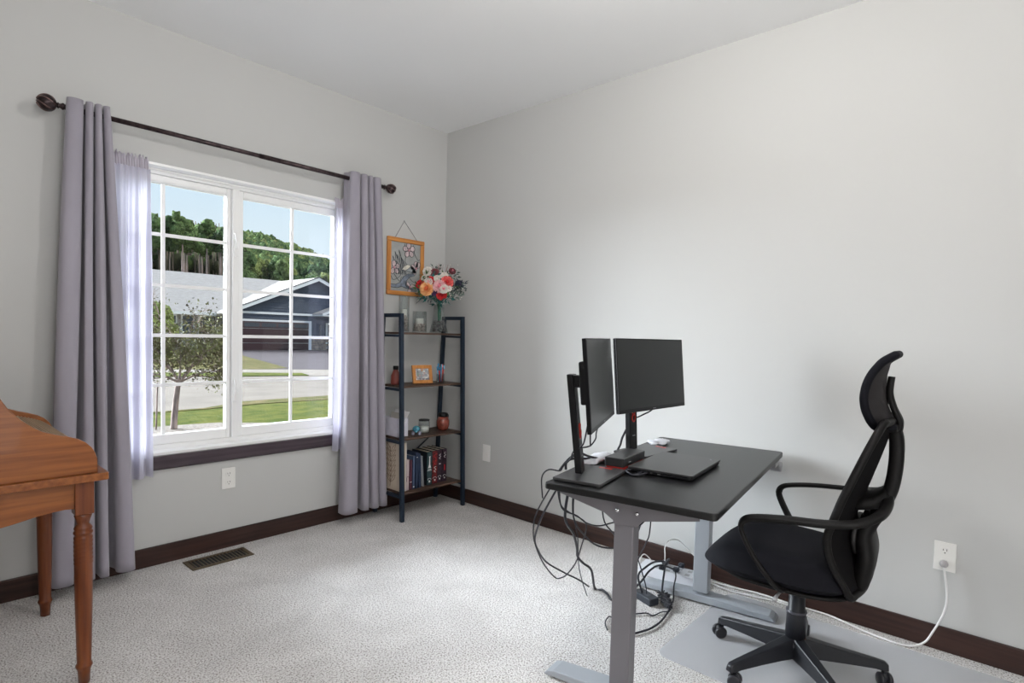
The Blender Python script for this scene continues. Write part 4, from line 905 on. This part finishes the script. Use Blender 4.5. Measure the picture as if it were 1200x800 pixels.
cable('black_cable', 'pair of thick black cables arching onto the white power board', [[(-.485, -2.03, 0.037), (-0.469, -1.997, 0.104), (-0.399, -1.999, 0.128), (-0.324, -2.008, 0.135), (-0.247, -2.02, 0.115), (-.225, -1.985, .070)], [(-0.47, -1.955, 0.008), (-0.458, -2.01, 0.080), (-0.386, -2.014, 0.112), (-0.307, -2.028, 0.118), (-0.200, -2.055, 0.072)]], .005, black_cable, G)
cable('black_cable', 'black cable dropping from the power board to the tied bundle', [[(-.16, -1.97, .070), (-0.22, -2.03, 0.125), (-0.29, -2.047, 0.12), (-0.335, -2.062, 0.085), (-0.372, -2.075, 0.04), (-0.41, -2.093, 0.008)]], .005, black_cable, G)
cable('black_cable', 'black cable curving over the desk foot right of the bundle', [[(-0.200, -2.056, 0.066), (-0.250, -2.085, 0.060), (-0.330, -2.115, 0.045), (-0.372, -2.135, 0.010), (-0.41, -2.15, 0.008), (-0.47, -2.16, 0.008)]], .0035, black_cable, G)
cable('black_cable', 'thin wavy black cable on the carpet between leg and bundle', [[(-0.66, -2.07, 0.008), (-0.597, -2.114, 0.008), (-0.596, -2.148, 0.008), (-0.54, -2.16, 0.008), (-0.505, -2.184, 0.008)]], .003, black_cable, G)
cable('black_cable', 'black cable curving along the carpet right of the front leg', [[(-0.83, -2.15, 0.008), (-0.746, -2.185, 0.008), (-0.683, -2.199, 0.008), (-0.602, -2.197, 0.008), (-0.49, -2.176, 0.008)]], .0045, black_cable, G)
cable('black_cable', 'small loop of grey-black cable on the carpet left of the front leg', [[(-0.847, -2.071, 0.008), (-0.799, -2.028, 0.008), (-0.741, -2.012, 0.008), (-0.754, -2.042, 0.008), (-0.816, -2.073, 0.008)]], .003, black_cable, G)
rnd = random.Random(9); bun = []
for k in range(9):
    P = []
    for j in range(9):
        t_ = j/8; cxx, cyy = -.405-.085*t_, -2.098-.075*t_; a = k*1.1+j*PI*.9
        P.append((cxx+.030*math.cos(a)*(1-.5*t_), cyy+.030*math.sin(a)*(1-.5*t_), .012+.022*abs(math.sin(a*1.3+k))*(1-.4*t_)))
    bun.append(P)
cable('cable_bundle', 'tangled bundle of tied black cable beside the far desk foot', bun, .0033, black_cable)
cable('monitor_cable', 'black cables looping from the left monitor through its column', [[(-1.173, -2.161, 0.925), (-1.176, -2.15, 0.861), (-1.17, -2.128, 0.835), (-1.135, -2.095, .835)], [(-1.151, -2.156, 0.94), (-1.149, -2.16, 0.843)], [(-1.06, -2.146, 0.95), (-1.092, -2.146, 0.888), (-1.111, -2.156, 0.866), (-1.149, -2.16, 0.846), (-1.155, -2.13, .835), (-1.13, -2.09, .83), (-1.12, -2.06, .80), (-1.119, -2.048, 0.772), (-1.137, -2.029, 0.745), (-1.165, -2.035, 0.733), (-1.19, -2.00, 0.735), (-1.195, -1.972, .70), (-1.19, -1.975, .62)]], .0028, black_cable)
cable('monitor_cable', 'thick black cables arching behind the left monitor column to the docking box', [[(-1.12, -2.03, .73), (-1.118, -2.03, .76), (-1.10, -2.05, .785), (-1.06, -2.05, .79), (-0.99, -2.046, 0.765), (-0.90, -2.06, 0.740)], [(-1.16, -2.03, .733), (-1.10, -2.03, .765), (-0.994, -2.035, 0.755), (-0.87, -2.045, 0.735)]], .005, black_cable)
cable('monitor_cable', 'black cable from the right monitor into its column ring', [[(-0.50, -2.07, 0.945), (-0.53, -2.07, 0.918), (-0.587, -2.055, 0.898), (-0.602, -2.035, 0.885)]], .0035, black_cable)
cable('monitor_cable', 'black cable behind the right monitor column running down to the desk', [[(-0.600, -1.985, 0.83), (-0.640, -1.985, 0.790), (-0.655, -1.985, 0.76), (-0.66, -1.975, 0.735)]], .005, black_cable)
cable('laptop_cable', 'black cable coiled at the left side of the laptop', [[(-0.945, -2.262, 0.735), (-0.965, -2.262, 0.733), (-0.999, -2.262, 0.731), (-1.000, -2.238, 0.731), (-0.975, -2.205, 0.731), (-0.935, -2.196, 0.733), (-.925, -2.198, .74)], [(-0.943, -2.285, 0.735), (-0.985, -2.280, 0.733), (-1.005, -2.255, 0.731), (-0.990, -2.220, 0.738), (-0.955, -2.215, 0.736)]], .004, black_cable)
GW = 'white cables along the right wall'
cable('white_cable', 'white extension cord running behind the chair to the wall outlet', [[(-.10, -2.155, .03), (-.060, -2.20, .012), (-.045, -2.30, .008), (-0.026, -2.398, .008), (-0.024, -2.472, .008), (-0.030, -2.555, .008), (-0.025, -2.63, .008), (-0.027, -2.739, .008), (-0.069, -2.866, .008), (-0.090, -2.979, .008), (-0.075, -3.04, .008), (-0.05, -3.085, 0.03), (-0.045, -3.110, 0.08), (-0.045, -3.138, 0.155), (-0.045, -3.150, 0.219), (-.038, -3.146, .28), (-0.034, -3.136, 0.335), (-.030, -3.132, .352)]], .0042, white_cable, GW)
t = thing('grey_plug', 'grey plug in the wall outlet beside the office chair', 'plug', (-.012, -3.132, .362))
MB().lathe([(.013, 0), (.015, .010), (.012, .020), (.006, .030)], (0, 0, 0), 16, Matrix.Rotation(-PI/2, 3, 'Y') @ Matrix.Scale(1, 3)).build('plug_body', mat('plug_grey', (.42, .40, .41), .4), t)
cable('white_cable', 'second white cable lying beside the far desk foot toward the chair', [[(-.10, -2.16, .008), (-0.078, -2.20, .008), (-0.094, -2.275, .008), (-0.079, -2.396, .008), (-0.048, -2.511, .008), (-0.07, -2.625, .008)]], .0035, white_cable, GW)
cable('white_cable', 'white cable arching up the wall behind the power board', [[(-.20, -1.995, .06), (-0.185, -1.99, 0.122), (-0.14, -1.965, 0.149), (-0.094, -1.964, 0.172), (-0.035, -1.985, 0.165), (-0.025, -2.033, 0.130), (-.025, -2.105, .08), (-.03, -2.17, .01)]], .0025, white_cable, GW)
cable('white_cable', 'white cable loop at the near end of the power board', [[(-.30, -1.90, .008), (-0.33, -1.92, 0.08), (-0.300, -1.915, 0.125), (-0.262, -1.915, 0.130), (-0.225, -1.93, 0.095), (-.215, -1.95, .055)]], .003, white_cable, GW)

# ceiling lamp (just outside the picture, gives the room light)
cl = thing('ceiling_lamp', 'round frosted ceiling lamp above the room centre', 'lamp', (-1.40, -2.35, H))
MB().lathe([(.09, -.03), (.09, 0)], n=24).build('ceiling_plate', bronze, cl)
MB().tube([(0, 0, -.03), (0, 0, -.04)], .012, 10).build('stem', bronze, cl)

# ================================================================== OUTSIDE
GZ = -.40
def lawn_mat(name, c1, c2, sc):
    return mat(name, c1, .95, noise=(sc*2.2, .3), color2=c2, bump=(25, .8, .06), spec=.05, detail=12)
lawn = lawn_mat('lawn', (.105, .108, .024), (.050, .068, .012), 1.6)
lawn_dry = lawn_mat('lawn_dry', (.145, .115, .055), (.075, .080, .026), 1.2)
concrete = mat('pale_concrete', (.200, .175, .148), .9, noise=(2.5, .12), spec=.1)
road_m = mat('pale_asphalt', (.175, .152, .130), .95, noise=(1.2, .10), spec=.05)
asphalt = mat('grey_asphalt', (.085, .073, .076), .95, noise=(4, .15), spec=.05, stretch=(.5, 2, 1))
def slab(poly, z0, z1, name, m, lab, cat='ground'):
    o = MB().prism(poly, z0, z1, 'XY').build(name, m); return struct(o, lab, cat)
slab([(-60, .3), (120, .3), (120, 140), (-60, 140)], GZ-.6, GZ-.02, 'ground', lawn_dry, 'flat ground of the neighbourhood')
slab([(-20, .35), (14, .35), (14, 9.9), (4.5, 9.6), (2.5, 9.55), (1.5, 8.9), (-20, 8.3)], GZ-.1, GZ, 'near_lawn', lawn, 'green lawn in front of the window', 'lawn')
slab([(-20, 8.2), (1.5, 8.8), (2.6, 9.0), (4.5, 8.9), (14, 9.3), (14, 9.9), (4.5, 9.62), (2.5, 9.6), (1.5, 8.95), (-20, 8.4)], GZ-.1, GZ+.012, 'lawn_edge', lawn_dry, 'dry yellowish edge of the near lawn by the street', 'lawn')
slab([(-20, 8.35), (1.5, 8.95), (2.5, 9.6), (4.5, 9.62), (14, 9.9), (40, 8), (40, 5), (44, 5), (44, 8), (16, 12.6), (7.3, 15.6), (5.3, 16.3), (4.1, 16.9), (-6, 21), (-20, 26)], GZ-.1, GZ-.006, 'street', road_m, 'pale asphalt street between the houses', 'street')
slab([(-20, 26), (-6, 21), (4.1, 16.9), (5.3, 16.3), (7.3, 15.6), (7.6, 16.7), (5.9, 17.8), (4.7, 18.4), (-6, 22.8), (-20, 28.4)], GZ-.1, GZ+.02, 'verge', lawn, 'green strip of grass between street and sidewalk', 'lawn')
slab([(-20, 28.4), (-6, 22.8), (4.7, 18.4), (5.9, 17.8), (7.6, 16.7), (7.3, 15.6), (16, 12.6), (18, 14.2), (9.4, 18.1), (7.6, 19.2), (5, 20.2), (-6, 24.6), (-20, 30)], GZ-.1, GZ+.004, 'sidewalk', concrete, 'pale concrete sidewalk and driveway apron', 'sidewalk')
slab([(-20, 30), (-6, 24.6), (5, 20.2), (7.6, 19.2), (8.5, 19.6), (11.2, 30.3), (14.2, 38.7), (3, 41), (-20, 41)], GZ-.1, GZ+.015, 'far_lawn', lawn_dry, 'sunlit yellow-green lawn before the neighbouring house', 'lawn')
slab([(7.6, 19.2), (9.4, 18.1), (18, 14.2), (34, 25), (30, 38.8), (14.2, 38.8), (11.2, 30.3), (8.5, 19.6)], GZ-.1, GZ+.008, 'driveway', asphalt, 'purple-grey asphalt driveway before the garage', 'driveway')
slab([(-3, .35), (1.6, .35), (1.75, 6.3), (1.0, 6.95), (.2, 7.1), (-.6, 6.9), (-3, 6.9)], GZ-.1, GZ+.010, 'gravel_bed', mat('gravel', (.17, .14, .115), .9, noise=(30, .4), bump=(60, .6, .02)), 'pale gravel bed around the small tree', 'ground')

# neighbouring house
hs = thing('neighbour_house', 'single-storey house with slate-blue gable garage and pale shingle roof', 'house', (14, 42, GZ))
def HX(x): return x-14
def HY(y): return y-42
def HZ(z): return z-GZ
siding = mat('slate_siding', (.065, .080, .115), .7, noise=(3, .1)); siding_l = mat('grey_siding', (.16, .155, .18), .7); fascia = mat('white_fascia', (.86, .85, .84), .5)
shingle = mat('pale_shingles', (.37, .34, .315), .9, noise=(3, .10), bump=(40, .5, .02), stretch=(1, 3, 3)); shingle_d = mat('dark_shingle_edge', (.07, .06, .06), .9)
garage_m = mat('brown_garage_door', (.060, .026, .028), .5); stone_m = mat('house_stone', (.36, .27, .20), .9, noise=(3, .5)); darkglass = mat('dark_window_glass', (.05, .06, .075), .15)
def bx(x0, x1, y0, y1, z0, z1): return MB().span(HX(x0), HX(x1), HY(y0), HY(y1), HZ(z0), HZ(z1))
FY = 38.84
# main wing
b = bx(8.9, 24, 40.6, 49.6, GZ, 2.25); b.build('main_wall', mat('beige_siding', (.34, .315, .29), .7), hs)
# main roof (front slope, back slope)
def roof(pts, name, m, th=.16):
    b = MB(); n = len(pts); up = [(HX(x), HY(y), HZ(z)) for x, y, z in pts]; dn = [(x, y, z-th) for x, y, z in up]
    b.add(up+dn, [tuple(range(n)), tuple(range(2*n-1, n-1, -1))]+[(i, n+i, n+(i+1) % n, (i+1) % n) for i in range(n)], False); return b.build(name, m, hs)
roof([(8.5, 39.7, 2.22), (24.4, 39.7, 2.22), (24.4, 45.1, 5.33), (9.7, 45.1, 5.33)], 'roof_front', shingle)
roof([(9.7, 45.1, 5.33), (24.4, 45.1, 5.33), (24.4, 50.5, 2.22), (8.5, 50.5, 2.22)], 'roof_back', shingle)
bx(8.5, 14.0, 39.66, 39.72, 2.02, 2.24).build('eave_fascia', fascia, hs)
# windows of the main wing
for x0, x1 in ((10.05, 11.0), (11.25, 12.1), (12.35, 13.5)):
    f = bx(x0, x1, 40.50, 40.60, .38, 2.02).build('house_window', fascia, hs)
    bx(x0+.10, x1-.10, 40.46, 40.52, .50, 1.92).build('window_pane', darkglass, f)
f = bx(12.95, 13.45, 40.48, 40.58, -.2, 1.95).build('entry_door', garage_m, hs)
# garage block with gable
def gable_z(x): return 5.27-abs(x-20.3)*.427
px0, px1 = 13.95, 26.6
poly = [(HX(px0), HZ(GZ)), (HX(px1), HZ(GZ)), (HX(px1), HZ(gable_z(px1)-.15)), (HX(20.3), HZ(5.12)), (HX(px0), HZ(gable_z(px0)-.15))]
MB().prism(poly, HY(FY+.08), HY(46), 'XZ').build('garage_wall', siding, hs)
# lap siding, board by board, on the gable above the frieze
z = 1.95; k = 0
sb = MB()
while z < 5.0:
    hw_ = (5.12-z)/.427; xa, xb = max(px0, 20.3-hw_+.1), min(px1, 20.3+hw_-.1)
    if xb-xa > .3:
        x0, x1, y0, y1 = HX(xa), HX(xb), HY(FY+.02), HY(FY+.08)
        sb.add([(x0, y0, HZ(z)), (x1, y0, HZ(z)), (x1, y1-.012, HZ(z+.19)), (x0, y1-.012, HZ(z+.19)), (x0, y1, HZ(z)), (x1, y1, HZ(z)), (x1, y1, HZ(z+.19)), (x0, y1, HZ(z+.19))], [(0, 1, 2, 3), (5, 4, 7, 6), (0, 4, 5, 1), (3, 2, 6, 7), (0, 3, 7, 4), (1, 5, 6, 2)], False)
    z += .20
sb.build('lap_siding', siding, hs)['kind'] = 'stuff'
roof([(13.2, FY-.45, gable_z(13.2)), (20.3, FY-.45, 5.27), (20.3, 46.2, 5.27), (13.2, 46.2, gable_z(13.2))], 'garage_roof_left', shingle, .10)
roof([(20.3, FY-.45, 5.27), (27.4, FY-.45, gable_z(27.4)), (27.4, 46.2, gable_z(27.4)), (20.3, 46.2, 5.27)], 'garage_roof_right', shingle, .10)
for sg, xe in ((-1, 13.2), (1, 27.4)):
    zz = gable_z(xe); b = MB(); y0, y1 = HY(FY-.50), HY(FY-.44)
    pl = [(HX(20.3), HZ(5.27)), (HX(xe), HZ(zz)), (HX(xe), HZ(zz-.26)), (HX(20.3), HZ(5.01))]
    b.prism(pl, y0, y1, 'XZ'); b.build('rake_board', fascia, hs)
    b = MB(); pl = [(HX(20.3), HZ(5.34)), (HX(xe), HZ(zz+.07)), (HX(xe), HZ(zz)), (HX(20.3), HZ(5.27))]; b.prism(pl, y0-.03, y1, 'XZ'); b.build('shingle_edge', shingle_d, hs)
bx(13.95, 26.6, FY-.06, FY+.05, 2.26, 2.42).build('frieze_board', fascia, hs)
# garage door
f = bx(14.5, 19.95, FY-.05, FY+.06, GZ, 1.86).build('garage_door_trim', fascia, hs)
for k in range(4):
    z0 = GZ+k*.53; bx(14.65, 19.70, FY-.075, FY-.045, z0+.012, z0+.518).build('door_panel', garage_m, f)
for k in range(4): bx(14.78+k*1.25, 15.85+k*1.25, FY-.082, FY-.070, GZ+3*.53+.12, GZ+3*.53+.40).build('door_light', darkglass, f)
# stone wainscot and column
sw = MB(); rnd = random.Random(3)
z = GZ
while z < .45:
    x = 19.96
    hh = rnd.uniform(.09, .15)
    while x < 21.15:
        ww = rnd.uniform(.18, .4); sw.box((HX(x+ww/2), HY(FY-.02-rnd.uniform(0, .03)), HZ(z+hh/2)), (ww-.02, .10, hh-.02)); x += ww
    z += hh
sw.build('stone_wainscot', stone_m, hs)['kind'] = 'stuff'
f = bx(21.2, 22.6, FY-.05, FY+.06, GZ, 1.76).build('side_door_trim', fascia, hs); bx(21.35, 22.5, FY-.075, FY-.045, GZ, 1.62).build('side_door', garage_m, f)
bx(20.62, 20.75, FY-.12, FY-.02, .45, 1.6).build('corner_board', siding_l, hs)
roof([(20.0, FY-1.6, 2.45), (22.6, FY-1.6, 3.45), (22.6, FY, 3.45), (20.0, FY, 2.45)], 'porch_roof', shingle, .08)
MB().prism([(HX(20.0), HZ(2.45)), (HX(22.6), HZ(3.45)), (HX(22.6), HZ(3.27)), (HX(20.2), HZ(2.35)), (HX(20.0), HZ(2.35))], HY(FY-1.66), HY(FY-1.60), 'XZ').build('porch_rake', fascia, hs)
bx(20.0, 25.2, FY-1.62, FY, 2.27, 2.35).build('porch_beam', fascia, hs)

# young tree in the gravel bed
tr = thing('young_tree', 'young leafy tree with a leaning trunk just outside the window', 'tree', (.25, 6.72, GZ))
bark = mat('bark', (.30, .225, .20), .9, noise=(14, .5), stretch=(1, 1, .2), bump=(30, .6, .01)); leafm = mat('tree_leaf', (.20, .205, .085), .7, noise=(5, .6), color2=(.085, .062, .045), spec=.2)
b = MB(); b.tube(smooth([(0, 0, 0), (.02, 0, .30), (.055, .01, .62), (.085, .02, .80)], 5), [.050-.001*i_ for i_ in range(16)], 10); b.build('trunk', bark, tr)
rnd = random.Random(21); tips = []; b = MB()
def branch_(p, d, l, r, lev):
    q = p+d*l; m2 = (p+q)/2+Vector((rnd.gauss(0, .03), rnd.gauss(0, .03), .02)); b.tube(smooth([p, m2, q], 3), [r-(r*.5)*i/6 for i in range(7)], 6); tips.append(q); tips.append(m2)
    if lev < 3:
        for k in range(3 if lev else 3):
            nd = (d+Vector((rnd.gauss(0, .5), rnd.gauss(0, .45), rnd.gauss(.12, .30)))).normalized(); branch_(p+(q-p)*rnd.uniform(.45, 1), nd, l*rnd.uniform(.6, .85), r*.55, lev+1)
for d, l in (((-.55, .1, .8), .46), ((.05, .1, 1), .56), ((.55, -.1, .75), .50), ((.9, .2, .35), .42), ((-.9, -.1, .35), .46), ((-.2, .5, .6), .42), ((.2, -.5, .6), .42)):
    branch_(Vector((.085, .02, .74)), Vector(d).normalized(), l*1.10, .019, 0)
b.build('branches', bark, tr)
lv = MB()
for k in range(12500):
    t_ = rnd.choice(tips); c = t_+Vector((rnd.gauss(0, .12), rnd.gauss(0, .12), rnd.gauss(0, .10)))
    if c.z < .48 or c.z > 2.32 or c.x > .80: continue
    if c.z > 1.45 and rnd.random() < (c.z-1.35)*1.25: continue
    d = Vector((rnd.gauss(0, 1), rnd.gauss(0, 1), rnd.gauss(-.3, .8))).normalized(); s_ = rnd.uniform(.030, .055); n_ = d.orthogonal().normalized(); n_ = Matrix.Rotation(rnd.uniform(0, 6.28), 3, d) @ n_
    lv.add([c, c+d*s_*.5+n_*s_*.34, c+d*s_, c+d*s_*.5-n_*s_*.34], [(0, 1, 2, 3)], True)
lv.build('foliage', leafm, tr)['kind'] = 'stuff'
b = MB(); b.tube([(-.22, .08, 0), (-.20, .08, .75)], .012, 6); b.build('support_stake', bark, tr)

# yellow-green shrub tree near the far lawn's left
def crown(b, c, r, seed, sq=(1, 1, 1), n=16, amp=.35):
    def f(v):
        q = v*(1+amp*mnoise.noise(Vector(v)*(2.2/r)+Vector((seed*3.1, seed, 0)))+amp*.5*mnoise.noise(Vector(v)*(6/r)+Vector((0, seed, 5)))); return q
    b.ball(c, r, n, sq, f)
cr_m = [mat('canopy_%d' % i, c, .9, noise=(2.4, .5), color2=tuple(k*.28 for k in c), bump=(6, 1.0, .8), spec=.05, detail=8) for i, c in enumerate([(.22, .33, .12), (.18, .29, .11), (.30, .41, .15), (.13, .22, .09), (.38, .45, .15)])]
t = thing('yellow_shrub', 'yellow-green bush across the street at the house\'s left end', 'bush', (5.6, 27, GZ))
b = MB(); crown(b, (0, 0, 1.1), 1.1, 3, (1, 1, 1.1)); crown(b, (.3, .2, 1.9), .7, 4, (1, 1, 1.2)); b.build('foliage', cr_m[4], t); MB().tube([(0, 0, 0), (0, 0, .8)], .1, 8).build('trunk', bark, t)

# wooded hill
ridge = [(16, 14.2), (18.8, 14.6), (20.1, 14.2), (21.2, 14.9), (22.6, 14.8), (25, 14.4), (27.3, 14.9), (29.7, 14.8), (32.6, 14.8), (34.4, 14.2), (36.2, 13.9), (38.8, 13.3), (42.4, 12.2), (44.3, 11.6), (48, 10.2), (60, 8)]
def rz_(x75): return lerp([p[0] for p in ridge], [p[1] for p in ridge], max(16.01, min(59, x75)))
def hill(x, y):
    k = (75+3.34)/(y+3.34); x75 = -2.89+(x+2.89)*k; top = 1.245+(rz_(x75)-1.245)*(120+3.34)/(75+3.34)-4.2
    t_ = min(1, max(0, (y-70)/50)); return GZ+1+(top-GZ-1)*(t_**.8) if y < 121 else top-(y-120)*.1
def hg(u, v): x = -40+190*u; y = 66+66*v; return Vector((x, y, hill(x, y)-.5))
struct(MB().grid(hg, 60, 24).build('hillside', mat('hill_floor', (.030, .026, .016), 1, spec=0)), 'wooded hillside behind the neighbouring house', 'hill')
rnd = random.Random(5); b = MB(); n_c = 0
while n_c < 5600:
    y = rnd.uniform(80, 121); f_ = rnd.uniform(.20, .66); x = f_*(y+3.34)-2.89; r = rnd.uniform(.5, 1.15); z = hill(x, y)+1.2+r*.5
    z75 = 1.245+(z-1.245)*(78.34)/(y+3.34)
    if f_ < .40 and z75 < 12.0: n_c += .3; continue
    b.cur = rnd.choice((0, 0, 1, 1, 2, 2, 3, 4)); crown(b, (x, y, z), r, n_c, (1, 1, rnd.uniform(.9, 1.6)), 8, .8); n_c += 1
o = b.build('hill_forest', cr_m); tag(o, 'mass of mixed green treetops covering the hill', 'forest', kind='stuff')
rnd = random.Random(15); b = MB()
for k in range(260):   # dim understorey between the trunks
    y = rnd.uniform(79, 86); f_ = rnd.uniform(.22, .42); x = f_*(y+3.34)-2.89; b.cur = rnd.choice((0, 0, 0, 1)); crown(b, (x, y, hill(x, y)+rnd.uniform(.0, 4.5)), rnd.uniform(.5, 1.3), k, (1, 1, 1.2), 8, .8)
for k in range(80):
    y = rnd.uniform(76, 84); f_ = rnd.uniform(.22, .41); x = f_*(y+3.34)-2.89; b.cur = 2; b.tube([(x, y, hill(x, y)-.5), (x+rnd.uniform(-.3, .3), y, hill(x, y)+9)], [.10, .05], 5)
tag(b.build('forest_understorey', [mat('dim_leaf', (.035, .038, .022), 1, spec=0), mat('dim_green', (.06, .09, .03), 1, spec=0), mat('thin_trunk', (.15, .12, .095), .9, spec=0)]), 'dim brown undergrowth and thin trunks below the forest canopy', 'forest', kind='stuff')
# front row of individual trees with visible trunks
rnd = random.Random(8)
for k in range(40):
    y = rnd.uniform(68, 78); f_ = k/39; x = -2.9+(y+3.34)*(.255+.36*f_)+rnd.uniform(-.6, .6); left = f_ < .42
    h_ = rnd.uniform(7.5, 10.0) if left else rnd.uniform(6.5, 9.0); base = hill(x, y)-.3
    t = thing('hill_tree', 'tall forest tree at the foot of the wooded hill', 'tree', (x, y, base), rnd.uniform(0, 6), 'forest edge trees behind the neighbouring house')
    h_ = (13.2+rnd.uniform(-.6, .3)-base) if left else min(h_, 11.6+rnd.uniform(-1.4, .2)-base)
    MB().tube([(0, 0, 0), (rnd.uniform(-.2, .2), 0, h_*.9)], [.16, .06], 6).build('trunk', mat('pale_trunk', (.24, .18, .16), .9), t)
    b = MB()
    if left:
        for q in range(9): crown(b, (rnd.uniform(-1, 1), rnd.uniform(-.8, .8), h_*(.80+.025*q)), rnd.uniform(.4, .8), k+q*50, (1, 1, 1.1), 8, .8)
    else:
        for q in range(20): crown(b, (rnd.uniform(-1.5, 1.5)*(1.1-.03*q), rnd.uniform(-.9, .9), h_*(.25+.036*q)), rnd.uniform(.5, 1.0), k+q*50, (1, 1, 1.1), 8, .8)
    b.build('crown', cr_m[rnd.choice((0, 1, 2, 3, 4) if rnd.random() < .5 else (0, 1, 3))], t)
